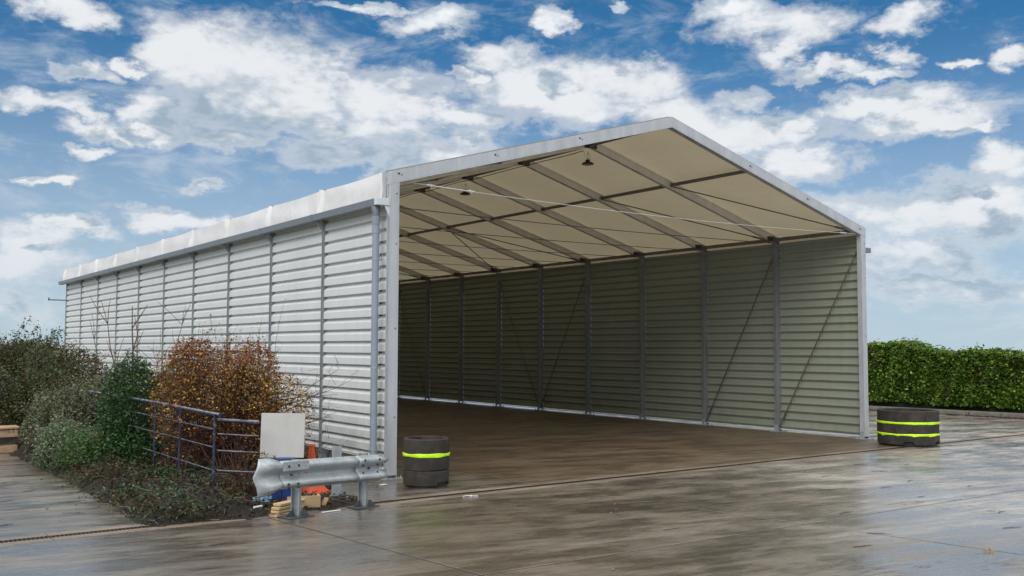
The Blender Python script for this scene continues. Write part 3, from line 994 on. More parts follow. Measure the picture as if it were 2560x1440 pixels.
# narrow one by the left post
pt = thing('concrete_bin', 'narrow dark concrete ring bin with one yellow-green band beside the left front post', 'bin', (0.11, -0.875, 0))
r0 = 0.318
ring(r0, 0.205, .06, [(270, 318, .045), (90, 130, .045)]).build('bin_ring', 'planter_concrete', pt, (0, 0, 0.025), True)
b = MB(); b.lathe([(0, 0.0), (r0 - .03, 0.0), (r0 - .03, .07), (0, .07)], 40); b.build('bin_foot', 'lamp_black', pt)
ring(r0, 0.205, .06).build('bin_ring', 'planter_concrete', pt, (0.004, 0, 0.237), True, (R(-1.0), R(-0.9), 1.0))
ring(r0, 0.215, .06).build('bin_ring', 'planter_concrete', pt, (0, 0.002, 0.449), True, (0, R(-0.3), 2.0))
band(r0 + .004, 0.417, 0.467, 0.004).build('yellow_band', 'hivis', pt, (0, 0, 0), True)
b = MB(); b.lathe([(0.0, .40), (r0 - .062, .40), (r0 - .062, .38)], 40); b.build('bin_fill', 'bed_soil', pt)
b = MB(); b.box((-.03, .225, .60), (.03, .262, .64)); b.build('bin_lug', 'lamp_black', pt, (0, -.01, 0))
# wide one by the right post
pt2 = thing('concrete_bin', 'wide dark concrete ring bin with two yellow-green bands right of the hall', 'bin', (11.16, -1.21, 0))
r1 = 0.585
ring(r1, 0.205, .08, [(205, 222, .06), (272, 294, .06), (30, 50, .06)]).build('bin_ring', 'planter_concrete', pt2, (0, 0, 0.03), True)
b = MB(); b.lathe([(0, 0.0), (r1 - .05, 0.0), (r1 - .05, .08), (0, .08)], 48); b.build('bin_foot', 'lamp_black', pt2)
ring(r1, 0.215, .08).build('bin_ring', 'planter_concrete', pt2, (0, 0.004, 0.243), True, (0, 0, 1.0))
ring(r1, 0.235, .08).build('bin_ring', 'planter_concrete', pt2, (0.003, 0, 0.467), True, (0, 0, 2.0))
band(r1 + .004, 0.215, 0.255, 0.004, 0.012).build('yellow_band', 'hivis', pt2, None, True)
band(r1 + .004, 0.440, 0.485, 0.003, 0.003).build('yellow_band', 'hivis', pt2, None, True)
b = MB(); b.lathe([(0.0, .55), (r1 - .082, .55), (r1 - .082, .52)], 48); b.build('bin_fill', 'bed_soil', pt2)
b = MB(); b.box((-.04, -.03, .69), (.0, .02, .715)); b.build('bin_lug', 'planter_concrete', pt2, (-.22, .3, 0))

# ------------------------------------------------------------------ crash barrier
GL = Vector((-2.97, -2.42, 0)); GR = Vector((-1.11, -2.02, 0))
ga = math.atan2(GR.y - GL.y, GR.x - GL.x)
glen = (GR - GL).length
gr = thing('crash_barrier', 'short galvanised steel crash barrier on two posts in front of the orange cone', 'barrier', GL, ga)
WP = [(.000, .300), (.004, .312), (.050, .330), (.078, .345), (.083, .362), (.078, .380), (.050, .405), (.008, .432), (.000, .448), (.000, .468),
      (.008, .484), (.050, .511), (.078, .536), (.083, .554), (.078, .571), (.050, .586), (.004, .604), (.000, .616)]
def beam(x0, x1, n, off=0.0, fish=False, left_flare=False):
    vs = []; fs = []
    m_ = len(WP)
    for k in range(n + 1):
        t_ = k / n
        x = x0 + (x1 - x0) * t_
        for (o_, z) in WP:
            oo = o_ + off; zz = z; xx = x
            if fish: xx = x + t_ * (o_ - .04) * .9
            if left_flare:
                u = 1 - t_          # 1 at the far left end
                zz = .458 + (z - .458) * (1 + .32 * math.sin(min(1, u * 1.25) * math.pi / 2) * (1 if abs(z - .458) > .1 else .6))
                oo = off + o_ * (1 - .85 * max(0, u - .45) / .55) - .10 * max(0, u - .55) ** 1.5
                xx = x - u * (.07 * (1 - abs(z - .458) / .158))
                zz -= .015 * u
            vs.append((xx, -oo, zz + .045 * (1 - xx / 1.9)))
    for k in range(n):
        for q in range(m_ - 1):
            fs.append((k * m_ + q, (k + 1) * m_ + q, (k + 1) * m_ + q + 1, k * m_ + q + 1))
    b = MB(); b.add(vs, fs)
    return b
beam(0.30, 1.46, 6).build('barrier_beam', 'galvanised', gr, None, True).modifiers.new('t', 'SOLIDIFY').thickness = 0.003
e1 = beam(1.40, 1.80, 6, 0.006, True).build('barrier_end', 'galvanised', gr, None, True); e1.modifiers.new('t', 'SOLIDIFY').thickness = 0.003
e2 = beam(0.08, 0.33, 14, 0.007, False, True).build('barrier_end', 'galvanised', gr, None, True); e2.modifiers.new('t', 'SOLIDIFY').thickness = 0.003
e2['label'] = 'flared bent left end of the crash barrier'
b = MB()
b.prism([(0.32, .515), (.66, .515), (.67, .53), (.67, .60), (.66, .612), (.32, .612)], 0.0, 0.004, 0, Matrix(((1, 0, 0, 0), (0, 0, -1, -.088), (0, 1, 0, 0), (0, 0, 0, 1))))
b.build('splice_plate', 'galvanised', gr, (0, 0, .033))
def bolt(x, z, o_):
    b = MB(); b.lathe([(0, .012), (.008, .011), (.014, .006), (.015, 0)], 10, 0, False, Matrix.Translation((x, -o_, z)) @ Matrix.Rotation(R(90), 4, 'X'))
    b.build('bolt', 'dark_steel', gr, (0, 0, .045 * (1 - x / 1.9)), True)
for x, z, o_ in ((.40, .56, .092), (.53, .565, .092), (.40, .362, .088), (.53, .362, .088), (1.48, .565, .09), (1.70, .565, .09), (1.48, .50, .05), (1.70, .50, .05), (1.48, .41, .05), (1.70, .41, .05), (.45, .315, .02), (.58, .318, .02)):
    bolt(x, z, o_)
b = MB(); b.box((.475, -.0025, .445), (.515, .001, .475)); b.build('beam_slot', 'dark_steel', gr, (0, 0, .02))
b = MB(); b.box((1.58, -.0085, .445), (1.62, 0, .48)); b.build('beam_slot', 'dark_steel', gr, (0, 0, .005))
b = MB(); b.box((.655, -.0016, .455), (.73, .001, .463)); b.build('red_sticker', 'cone_orange', gr, (0, 0, .03))
def gpost(x):
    b = MB()
    poly = [(-.05, -.03), (.05, -.03), (.05, .03), (.042, .03), (.042, -.022), (-.042, -.022), (-.042, .03), (-.05, .03)]
    T = Matrix.Translation((x, .05, 0)) @ Matrix.Rotation(R(118), 4, 'Z')
    b.prism(poly, .01, .645, 0, T)
    p = b.build('barrier_post', 'galvanised', gr)
    b = MB(); b.box((x - .17, -.07, .003), (x + .17, .17, .014))
    b.prism([(-.14, .015), (-.03, .015), (-.03, .10)], .055, .061, 0, Matrix(((1, 0, 0, x), (0, 0, 1, 0), (0, 1, 0, 0), (0, 0, 0, 1))))
    b.prism([(.03, .015), (.14, .015), (.06, .09), (.03, .09)], -.025, -.018, 0, Matrix(((1, 0, 0, x), (0, 0, 1, 0), (0, 1, 0, 0), (0, 0, 0, 1))))
    b.build('foot_plate', 'foot_steel', p)
gpost(.60); gpost(1.56)

sp = thing('steel_post', 'single galvanised channel post standing between the crash barrier and the hall wall', 'post', (-1.41, -1.21, 0), R(12))
b = MB(); b.prism([(-.055, -.03), (.055, -.03), (.055, .03), (.045, .03), (.045, -.022), (-.045, -.022), (-.045, .03), (-.055, .03)], .01, .655)
b.build('post_shaft', 'galvanised', sp)
b = MB(); b.box((-.13, -.10, .003), (.13, .10, .012))
for s_ in (-1, 1):
    b.prism([(0, 0), (.07, 0), (0, .08)] if s_ > 0 else [(0, 0), (0, .08), (-.07, 0)], -.01, -.004, 0, Matrix(((1, 0, 0, s_ * .055), (0, 0, 1, 0), (0, 1, 0, .012), (0, 0, 0, 1))))
b.build('foot_plate', 'galvanised', sp)

# traffic cone
cn = thing('traffic_cone', 'weathered orange traffic cone behind the crash barrier', 'cone', (-1.53, -0.71, 0), R(20))
b = MB(); b.lathe([(.0, .655), (.030, .655), (.036, .645), (.036, .625), (.031, .62), (.034, .60), (.052, .47), (.075, .30), (.095, .17), (.125, .13), (.13, .10)], 32)
b.build('cone_body', 'cone_orange', cn, None, True, (R(2), R(-2.5), 0))
b = MB(); vs = []; fs = []
N = 40
for (s_, z) in ((1.0, 0.0), (1.0, .022), (.96, .036), (.78, .07), (.60, .125), (.0, .13)):
    for k in range(N):
        a = 2 * math.pi * k / N
        r_ = .205 / max(abs(math.cos(a)), abs(math.sin(a))) * .80 + .205 * .20
        r_ = min(r_, .205 * 1.26)
        vs.append((r_ * s_ * math.cos(a), r_ * s_ * math.sin(a), z + (.012 * math.sin(2 * a + 1) if .02 < z < .1 else 0)))
for j in range(5):
    for k in range(N):
        k2 = (k + 1) % N
        fs.append((j * N + k, j * N + k2, (j + 1) * N + k2, (j + 1) * N + k))
b.add(vs, fs); b.build('cone_base', 'cone_orange', cn, None, True)

# pavement sign seen from behind: board on a blue base
sg_ = thing('pavement_sign', 'blank pale grey sign board on a blue plastic foot behind the crash barrier', 'sign', (-2.08, -1.01, 0), R(-24))
b = MB(); b.box((-.27, -.012, .53), (.27, .014, 1.085))
bevel(b.build('sign_board', 'sign_face', sg_, None, False, (R(-2), R(1.2), 0)), .004)
b = MB()
b.prism([(-.24, .0), (.24, .0), (.19, .22), (.16, .525), (-.16, .525), (-.19, .22)], -.11, .11, 0, Matrix(((1, 0, 0, 0), (0, 0, -1, 0), (0, 1, 0, .01), (0, 0, 0, 1))))
sb = b.build('sign_base', 'blue_plastic', sg_); bevel(sb, .012)
b = MB()
for x in (-.15, 0.0, .15):
    b.prism([(x - .012, .0), (x + .012, .0), (x + .009, .25), (x - .009, .25)], .111, .135, 0, Matrix(((1, 0, 0, 0), (0, 0, -1, 0), (0, 1, 0, .012), (0, 0, 0, 1))))
b.build('base_rib', 'blue_plastic', sb)

# timber offcuts
def plank(name, label, loc, size, rot, m_='timber', group=None):
    b = MB(); x, y, z = size
    b.box((-x / 2, -y / 2, 0), (x / 2, y / 2, z))
    o = bevel(b.build(name, m_, None, loc, False, rot), .003, 1)
    return tag(o, label, 'timber', group)
TP = (-2.42, -2.03)
ends = ['lowest', 'second', 'third', 'topmost']
for k in range(4):
    plank('wooden_batten', f'pale timber batten, {ends[k]} of the four-high stack beside the left barrier post', (TP[0] + .02 * k, TP[1] + .015 * k, .008 + k * .036),
          (.44 - .03 * (k % 2), .12, .026), (0, R(-1.5), R(24 + (2, -1, 1, -2)[k])), 'timber', 'battens stacked behind the barrier')
bx = thing('timber_box', 'open pale plywood box end behind the left barrier post', 'box', (-2.10, -1.80, .003), R(-14))
b = MB(); b.box((-.20, -.010, 0), (.17, .010, .15)); b.build('front_board', 'timber', bx)
b = MB(); b.box((.1705, -.012, 0), (.19, .14, .152)); b.build('side_board', 'timber', bx)
b = MB(); b.box((-.20, .0105, 0), (.17, .13, .016)); b.build('bottom_board', 'timber', bx)
plank('timber_offcut', 'small reddish timber offcut on the moss between the barrier posts', (-1.80, -1.72, .02), (.17, .055, .045), (R(8), R(-24), R(48)), 'old_timber')
plank('timber_strip', 'thin pale strip of wood lying in front of the barrier', (-1.92, -2.16, .003), (.26, .018, .012), (0, 0, R(8)), 'litter_white')
b = MB(); b.tube([(-.06, 0, .012), (.06, 0, .012)], 0.012, 8)
tag(b.build('pipe_offcut', 'litter_white', None, (-2.72, -1.93, .09), True, (0, 0, R(20))), 'short white pipe offcut left of the timber slats', 'pipe')
# loose blue rope
b = MB(); pts = []
for k in range(60):
    a = k * .55
    pts.append((.09 * math.cos(a) * (1 + .3 * math.sin(a * .37)), .07 * math.sin(a), .03 + .05 * abs(math.sin(a * .23 + .3)) + .0008 * k))
b.tube(pts, .006, 5)
simple('rope_blue', (0.22, 0.32, 0.45), .6)
tag(b.build('blue_rope', 'rope_blue', None, (-2.52, -1.55, .04)), 'tangled pale blue rope left of the blue sign foot', 'rope')

# ------------------------------------------------------------------ railing in the bed
RX = -2.9
rl = thing('handrail', 'weathered blue tubular handrail running through the shrubs beside the hall', 'railing', (RX, 0, 0))
py = [5.8, 4.35, 3.0, 1.66, .47, -.92]
b = MB(); b.tube([(0, 5.95, 1.115), (0, 4.2, 1.12), (0, 1.6, 1.12), (.03, -1.02, 1.09)], .023, 10); b.build('top_rail', 'blue_paint', rl, None, True)
for z in (.92, .70, .42):
    b = MB(); b.tube([(0, 5.9, z), (0, 2, z), (.02, -.9, z - .01)], .0085, 8); b.build('mid_rail', 'blue_paint', rl, None, True)
for y in py:
    b = MB(); b.tube([(0, y, -.02), (0.004 * y, y, 1.10)], .016, 8); b.build('rail_post', 'blue_paint', rl, None, True)
for k, z in enumerate((1.03, .86, .66, .42)):
    b = MB(); b.tube([(.03, -.95, z), (.30, -1.10, z - .02), (.46, -1.18, z - .03)], .022 if k == 0 else .010, 8)
    b.build('return_rail', 'blue_paint', rl, None, True)

# ------------------------------------------------------------------ plants
def leaf_mesh(name, C, size, mats, mi=None, up=0.3, parent=None, aspect=0.5, kind=None, droop=0.0):
    """C (N,3) leaf positions; each leaf is a folded pointed blade of two triangles with its own heading"""
    N = len(C)
    C = np.asarray(C, dtype=np.float64)
    s = np.asarray(size, dtype=np.float64) if np.ndim(size) else np.full(N, size)
    d = RNG.normal(size=(N, 3)); d[:, 2] = d[:, 2] * 0.6 - droop
    d /= np.linalg.norm(d, axis=1)[:, None]
    nrm = RNG.normal(size=(N, 3)); nrm[:, 2] = np.abs(nrm[:, 2]) + up * 2
    side = np.cross(d, nrm); side /= (np.linalg.norm(side, axis=1)[:, None] + 1e-9)
    nn = np.cross(side, d)
    asp = aspect * RNG.uniform(.75, 1.25, N)[:, None]
    sz = s[:, None]
    base = C - d * sz * .5
    tip = C + d * sz * .5 - nn * sz * .08
    l = C + side * sz * asp * .5 + nn * sz * .12
    r = C - side * sz * asp * .5 + nn * sz * .12
    V = np.stack([base, l, tip, r], 1).reshape(-1, 3)
    idx = np.arange(N)[:, None] * 4
    F = np.concatenate([idx + [[0, 2, 1]], idx + [[0, 3, 2]]], 1).reshape(-1)
    me = bpy.data.meshes.new(name)
    me.vertices.add(len(V)); me.vertices.foreach_set('co', V.astype(np.float32).ravel())
    me.loops.add(len(F)); me.loops.foreach_set('vertex_index', F.astype(np.int32))
    np_ = 2 * N
    me.polygons.add(np_)
    me.polygons.foreach_set('loop_start', (np.arange(np_) * 3).astype(np.int32))
    me.polygons.foreach_set('loop_total', np.full(np_, 3, np.int32))
    for m_ in mats: me.materials.append(MATS[m_])
    if mi is not None: me.polygons.foreach_set('material_index', np.repeat(np.asarray(mi, np.int32), 2))
    me.update(calc_edges=True); me.validate()
    o = link(name, me, parent)
    if kind: o['kind'] = kind
    return o

def blob_points(n, ctr, rad, power=0.45, flat=-0.9, lump=0.25, seed=0):
    """points through an uneven rounded crown, denser towards its skin"""
    rng = np.random.default_rng(seed)
    d = rng.normal(size=(n * 2, 3)); d /= np.linalg.norm(d, axis=1)[:, None]
    d = d[d[:, 2] > flat][:n]
    r = rng.uniform(0, 1, len(d)) ** power
    L = np.zeros(len(d))
    for k in range(9):
        c = rng.normal(size=3); c /= np.linalg.norm(c)
        L += (lump if k % 3 else -lump) * np.exp(-((1 - d @ c) / .10))
    r = r * (1 + L)
    return np.asarray(ctr) + d * r[:, None] * np.asarray(rad)

def stems(parent, base, n, ctr, rad, m_, r0=.011, spread=.35, sub=4, seed=1, name='stems', sublen=.35):
    """stems rising from the ground into the crown, each with side twigs; returns twig nodes for leaves"""
    rng = np.random.default_rng(seed)
    b = MB(); nodes = []
    tg = blob_points(n, ctr, np.asarray(rad) * 1.0, .25, -.35, .15, seed + 5)
    for t_ in tg:
        p0 = np.array([base[0] + rng.normal() * spread * rad[0], base[1] + rng.normal() * spread * rad[1], base[2]])
        mid = (p0 + t_) / 2 + np.array([rng.normal() * .08, rng.normal() * .08, .12])
        pts = []
        for k in range(6):
            u = k / 5
            pts.append((1 - u) ** 2 * p0 + 2 * u * (1 - u) * mid + u * u * t_ + rng.normal(size=3) * .012 * (k > 0))
        b.tube(pts, [r0 * (1 - .16 * k) for k in range(6)], 4, 0, False)
        for q in range(sub):
            u = rng.uniform(.3, 1.0)
            k = min(4, int(u * 5)); f = u * 5 - k
            a = pts[k] * (1 - f) + pts[k + 1] * f
            dr_ = (a - np.asarray(ctr)) / np.asarray(rad); dr_ /= (np.linalg.norm(dr_) + 1e-6)
            d = dr_ * .6 + rng.normal(size=3) * .55 + np.array([0, 0, .25]); d /= np.linalg.norm(d)
            ln = sublen * rng.uniform(.5, 1.3)
            e1 = a + d * ln * .5 + rng.normal(size=3) * .02
            e2 = a + d * ln + rng.normal(size=3) * .04
            b.tube([a, e1, e2], [r0 * .42, r0 * .32, r0 * .18], 3, 0, False)
            for w in np.linspace(.15, 1, 7):
                nodes.append((a * (1 - w) + e2 * w) + rng.normal(size=3) * .022)
    b.build(name, m_, parent)
    return np.array(nodes)

# planting bed: uneven dark soil between the yard and the hall
def bed():
    poly = [(-3.95, -2.02), (-2.75, -2.06), (-1.25, -1.93), (-1.1, -1.5), (-1.25, -.75), (-.75, .1), (-.30, .6), (-.30, 23), (-4.5, 23), (-4.1, 9), (-3.95, 4)]
    P_ = np.array(poly)
    def inside(x, y):
        r = False; j = len(poly) - 1
        for i in range(len(poly)):
            xi, yi = poly[i]; xj, yj = poly[j]
            if (yi > y) != (yj > y) and x < (xj - xi) * (y - yi) / (yj - yi) + xi: r = not r
            j = i
        return r
    def dist(x, y):
        d = 9
        for i in range(len(poly)):
            a = P_[i]; b_ = P_[(i + 1) % len(poly)]
            ab = b_ - a; u = max(0, min(1, ((x - a[0]) * ab[0] + (y - a[1]) * ab[1]) / (ab @ ab)))
            d = min(d, math.hypot(x - a[0] - u * ab[0], y - a[1] - u * ab[1]))
        return d
    def height(x, y):
        if not inside(x, y): return -.02
        d = dist(x, y)
        k = min(1, d / .45); k = k * k * (3 - 2 * k)
        low = max(0, min(1, (-2.55 - x) / .45)) if y < -.6 else 1
        low = low * low * (3 - 2 * low)
        h = .03 + .17 * low
        bumps = .05 * math.sin(4.1 * x + 1.3 * y) * math.sin(3.3 * y + .7) + .03 * math.sin(9 * x + 2) * math.sin(8 * y + x) + .012 * math.sin(23 * x + 11 * y)
        edge = .05 * (math.sin(5 * y + 2 * x) * .5 + .5)
        return .002 + k * (h + bumps * (.25 + .75 * low)) * 1.0 + 0 * edge
    vs = []; fs = []
    ys = list(np.arange(-2.2, 8, .09)) + list(np.arange(8, 23.2, .35)); xs = np.arange(-4.6, -.2, .09)
    for y in ys:
        for x in xs:
            jx_ = .05 * math.sin(7 * y) + .03 * math.sin(17 * y)
            vs.append((x, y, height(x + jx_, y + .05 * math.sin(6 * x) + .02 * math.sin(19 * x))))
    m_ = len(xs)
    for k in range(len(ys) - 1):
        for q in range(m_ - 1):
            f = (k * m_ + q, k * m_ + q + 1, (k + 1) * m_ + q + 1, (k + 1) * m_ + q)
            if max(vs[i][2] for i in f) > -.01: fs.append(f)
    b = MB(); b.add(vs, fs)
    tag(b.build('planting_bed', 'bed_soil', None, None, True), kind='structure')
    return height, inside
bed_h, bed_in = bed()

def scatter(n, box, seed, hmax=.02, cond=None):
    rng = np.random.default_rng(seed); out = []
    while len(out) < n:
        x = rng.uniform(box[0], box[1]); y = rng.uniform(box[2], box[3])
        if cond is None or cond(x, y):
            out.append((x, y, max(0, bed_h(x, y)) + rng.uniform(.004, hmax)))
    return np.array(out)
# leaf litter over bed and its edge, low undergrowth
L = scatter(9000, (-4.0, -.4, -2.1, 6.0), 3, .03, lambda x, y: bed_in(x, y))
tag(leaf_mesh('leaf_litter', L, RNG.uniform(.02, .06, len(L)), ['leaf_dead'], None, 1.2, None, .6), kind='stuff')
def under(x, y): return bed_in(x, y) and bed_in(x - .1, y - .1) and (x < -2.75 or y > .3)
U = []
rng_ = np.random.default_rng(11)
while len(U) < 420:
    x, y = rng_.uniform(-3.9, -1.0), rng_.uniform(-1.95, 6)
    if under(x, y):
        U.append((x, y))
pts = []; mi = []
for (x, y) in U:
    k = rng_.integers(30, 75); s_ = rng_.uniform(.07, .20); mm = rng_.choice([0, 1, 2, 2, 3])
    h0 = max(0, bed_h(x, y))
    q = rng_.normal(size=(k, 3)) * np.array([s_, s_, s_ * .45]); q[:, 2] = np.abs(q[:, 2])
    pts.append(q + np.array([x, y, h0])); mi += [mm] * k
pts = np.concatenate(pts)
tag(leaf_mesh('undergrowth', pts, RNG.uniform(.025, .06, len(pts)), ['leaf_moss', 'leaf_ivy', 'leaf_brown', 'leaf_olive'], mi, .8), kind='stuff')

# twigs and sticks lying in the bed
tw = MB()
for k in range(160):
    x, y = random.uniform(-3.95, -1.3), random.uniform(-2.05, 1.6)
    if not bed_in(x, y): continue
    z = max(0, bed_h(x, y)); a = random.uniform(0, 6.28); l_ = random.uniform(.08, .35)
    tw.tube([(x, y, z + .01), (x + l_ * .5 * math.cos(a), y + l_ * .5 * math.sin(a), z + random.uniform(.02, .06)), (x + l_ * math.cos(a + .2), y + l_ * math.sin(a + .2), z + random.uniform(.005, .08))], random.uniform(.002, .006), 4)
tag(tw.build('twig_litter', 'bark_grey'), kind='stuff')

# the big autumn bush
AC = np.array([-2.10, 1.04, .98]); AR = np.array([.88, .88, .92])
ab = thing('autumn_bush', 'large dense bush with orange, rust and yellow autumn leaves against the hall wall', 'bush', (0, 0, 0))
nd = stems(ab, (AC[0], AC[1], .05), 330, AC, AR, 'bark_red', .009, .38, 7, 21, 'stems', .34)
zrel = (nd[:, 2] - .1) / 2.0
keep = RNG.uniform(0, 1, len(nd)) < np.clip(.35 + zrel * .9, .12, 1.0)
nd = nd[keep]
ex = np.concatenate([blob_points(n_, c_, r_, .34, -.7, .30, 31 + k_) for k_, (n_, c_, r_) in enumerate([
    (6800, (-2.15, 1.02, .90), (.86, .84, .82)), (3300, (-2.45, 1.30, 1.50), (.46, .46, .56)), (2900, (-1.95, .48, 1.50), (.44, .44, .52)),
    (2600, (-1.72, -.05, 1.00), (.48, .42, .58)), (3200, (-2.48, 1.95, 1.02), (.46, .50, .58)), (800, (-2.55, 1.35, 1.80), (.30, .30, .28))])])
wh = MB(); whp = []
for k in range(70):
    a0 = AC + np.array([random.uniform(-.6, .6), random.uniform(-.6, .6), random.uniform(.35, .75)])
    d0 = np.array([random.gauss(0, .22), random.gauss(0, .22), 1.0]); ln_ = random.uniform(.25, .60) if k else .95
    p_ = [a0 + d0 * ln_ * u_ + RNG.normal(size=3) * .012 for u_ in (0, .35, .7, 1)]
    wh.tube(p_, [.004, .0032, .0024, .0012], 3, 0, False)
    for u_ in np.linspace(.15, 1, 9): whp.append(a0 + d0 * ln_ * u_ + RNG.normal(size=3) * .030)
wh.build('shoots', 'bark_red', ab)['kind'] = 'stuff'
leaf_mesh('foliage', whp, RNG.uniform(.022, .045, len(whp)), ['leaf_rust', 'leaf_gold'], (RNG.uniform(0, 1, len(whp)) < .3).astype(int), .4, ab, .55)
P_ = np.concatenate([nd, ex]); zr = P_[:, 2] / 2.05
u = RNG.uniform(0, 1, len(P_))
mi = np.where(u < np.clip((zr - .62) * 2.4, .12, .85), 1, np.where(u > np.clip(.35 + zr * .75, 0, 1), 2, 0))
dens = RNG.uniform(0, 1, len(P_)) < np.clip(zr * 1.35, .30, 1)
P_, mi = P_[dens], mi[dens]
leaf_mesh('foliage', P_, RNG.uniform(.026, .055, len(P_)), ['leaf_gold', 'leaf_rust', 'leaf_brown'], mi, .4, ab, .55)
# a low yellow spray in front of the railing corner
sprays = []
for k in range(16):
    a0 = np.array([-2.40 + random.uniform(-.25, .15), -.80 + random.uniform(-.25, .25), random.uniform(.15, .6)])
    d = np.array([random.uniform(-.6, .6), random.uniform(-.6, .0), random.uniform(-.1, .5)])
    for w in np.linspace(0, 1, 9): sprays.append(a0 + d * w * .35 + RNG.normal(size=3) * .015)
yb_ = thing('low_bush', 'small sparse bush with yellow leaves at the railing corner left of the sign board', 'bush')
stems(yb_, (-2.40, -.60, .03), 26, (-2.40, -.65, .42), (.32, .35, .40), 'bark_red', .006, .3, 4, 77, 'stems', .22)
leaf_mesh('foliage', sprays, RNG.uniform(.03, .055, len(sprays)), ['leaf_gold'], None, .6, yb_, .6)
# bare right flank of the big bush
fl = MB(); fpts = []
rng = np.random.default_rng(5)
for k in range(46):
    a = AC + np.array([.45, -.25, -.2]) + rng.normal(size=3) * np.array([.25, .2, .32])
    d = np.array([.75, -.5, .25]) + rng.normal(size=3) * .35; d /= np.linalg.norm(d)
    ln = rng.uniform(.5, 1.05)
    pts = [a + d * ln * t_ + rng.normal(size=3) * .02 * (t_ > 0) - np.array([0, 0, .08 * t_ * t_]) for t_ in (0, .3, .6, .85, 1)]
    for p in pts: p[0] = min(p[0], -.10)
    fl.tube(pts, [.006, .005, .004, .003, .002], 4, 0, False)
    for q in range(5):
        t_ = rng.uniform(.35, 1); s0 = a + d * ln * t_; s0[0] = min(s0[0], -.10)
        e = s0 + rng.normal(size=3) * .10 + np.array([.02, -.02, .06]); e[0] = min(e[0], -.09)
        fl.tube([s0, e], [.003, .0015], 3, 0, False); fpts += [e, (s0 + e) / 2]
fl.build('bare_twigs', 'bark_brown', ab)['kind'] = 'stuff'
leaf_mesh('foliage', fpts, RNG.uniform(.012, .03, len(fpts)), ['leaf_gold', 'leaf_rust'], rng.integers(0, 2, len(fpts)), .4, ab, .6)

# dark evergreen over the railing
iv = thing('evergreen_bush', 'upright dark green evergreen bush growing over the handrail left of the autumn bush', 'bush')
IC = np.array([-2.80, 3.3, .82])
stems(iv, (-2.80, 3.3, .05), 60, IC, (.42, .55, .8), 'bark_grey', .01, .35, 3, 41, 'stems', .25)
p1 = blob_points(9000, IC, (.50, .66, .86), .30, -1, .22, 42)
p2 = blob_points(2500, (-2.25, 2.75, 1.28), (.42, .42, .42), .35, -1, .2, 43)
p3 = blob_points(3000, (-3.0, 2.9, .28), (.5, .7, .42), .4, -.2, .2, 44)
p_ = np.concatenate([p1, p2, p3])
leaf_mesh('foliage', p_, RNG.uniform(.035, .07, len(p_)), ['leaf_ivy'], None, .7, iv, .55)

def bush(name, label, ctr, rad, n, ls, mats, seed, bark='bark_grey', ns=70, mixp=None, flat=-.6, power=.32, sub=3, sublen=.3, group=None, extra=None, nwhip=0, whip_len=.5):
    t_ = thing(name, label, 'bush', group=group)
    nd = stems(t_, (ctr[0], ctr[1], .03), ns, ctr, rad, bark, .009, .35, sub, seed, 'stems', sublen)
    p = blob_points(n, ctr, rad, power, flat, .22, seed + 1)
    p = np.concatenate([p, nd] + ([extra] if extra is not None else []))
    p = p[p[:, 2] > .02]
    m_ = RNG.choice(len(mats), len(p), p=mixp)
    leaf_mesh('foliage', p, RNG.uniform(ls * .65, ls * 1.3, len(p)), mats, m_, .6, t_, .5)
    if nwhip: whips(t_, ctr, rad, nwhip, whip_len, bark, mats[:2], ls, seed + 3)
    return t_
def whips(parent, ctr, rad, n, length, bark, mats, ls, seed):
    # long arching shoots that break the outline of the crown
    rng = np.random.default_rng(seed); b = MB(); lp = []
    for k in range(n):
        d = rng.normal(size=3); d[2] = abs(d[2]) * .9 + .25; d /= np.linalg.norm(d)
        a0 = np.asarray(ctr) + d * np.asarray(rad) * rng.uniform(.7, .95)
        dd = d * .7 + np.array([rng.normal() * .35, rng.normal() * .35, .75]); dd /= np.linalg.norm(dd)
        ln = length * rng.uniform(.45, 1.3); dr = rng.uniform(.1, .55)
        p = [a0 + dd * ln * u + np.array([d[0], d[1], 0]) * .25 * ln * u * u - np.array([0, 0, dr * ln * u * u]) + rng.normal(size=3) * .012 for u in (0, .25, .5, .75, 1)]
        b.tube(p, [.006, .005, .004, .003, .0015], 3, 0, False)
        for u in np.linspace(.1, 1, int(10 + ln * 18)):
            i = min(3, int(u * 4)); f = u * 4 - i
            lp.append(p[i] * (1 - f) + p[i + 1] * f + rng.normal(size=3) * ls * .55)
    b.build('shoots', bark, parent)['kind'] = 'stuff'
    leaf_mesh('foliage', lp, rng.uniform(ls * .7, ls * 1.25, len(lp)), mats, rng.integers(0, len(mats), len(lp)), .5, parent, .5)
whips(iv, (-2.80, 3.3, .85), (.46, .6, .84), 70, .35, 'bark_grey', ['leaf_ivy'], .055, 88)
bush('grey_bush', 'grey-green feathery bush behind the far end of the handrail', (-2.55, 6.6, .62), (.85, 1.5, .72), 11000, .055, ['leaf_grey', 'leaf_olive'], 51, mixp=[.85, .15], nwhip=60, whip_len=.4)
bush('grey_bush', 'grey-green bush in front of the handrail left of the evergreen bush', (-3.35, 6.3, .50), (.62, 1.2, .60), 8000, .055, ['leaf_grey', 'leaf_olive'], 53, mixp=[.75, .25], nwhip=50, whip_len=.4)
bush('pale_shrub', 'low pale silvery green shrub at the bed edge nearest the stone wall end', (-3.62, 4.3, .28), (.42, .6, .45), 4500, .05, ['leaf_pale', 'leaf_grey'], 55, ns=30, mixp=[.8, .2], nwhip=30, whip_len=.25)
bush('fresh_shrub', 'low bright green shrub in front of the evergreen bush', (-3.45, 3.3, .25), (.42, .6, .38), 4000, .045, ['leaf_fresh', 'leaf_pale'], 57, ns=30, mixp=[.75, .25], nwhip=25, whip_len=.25)
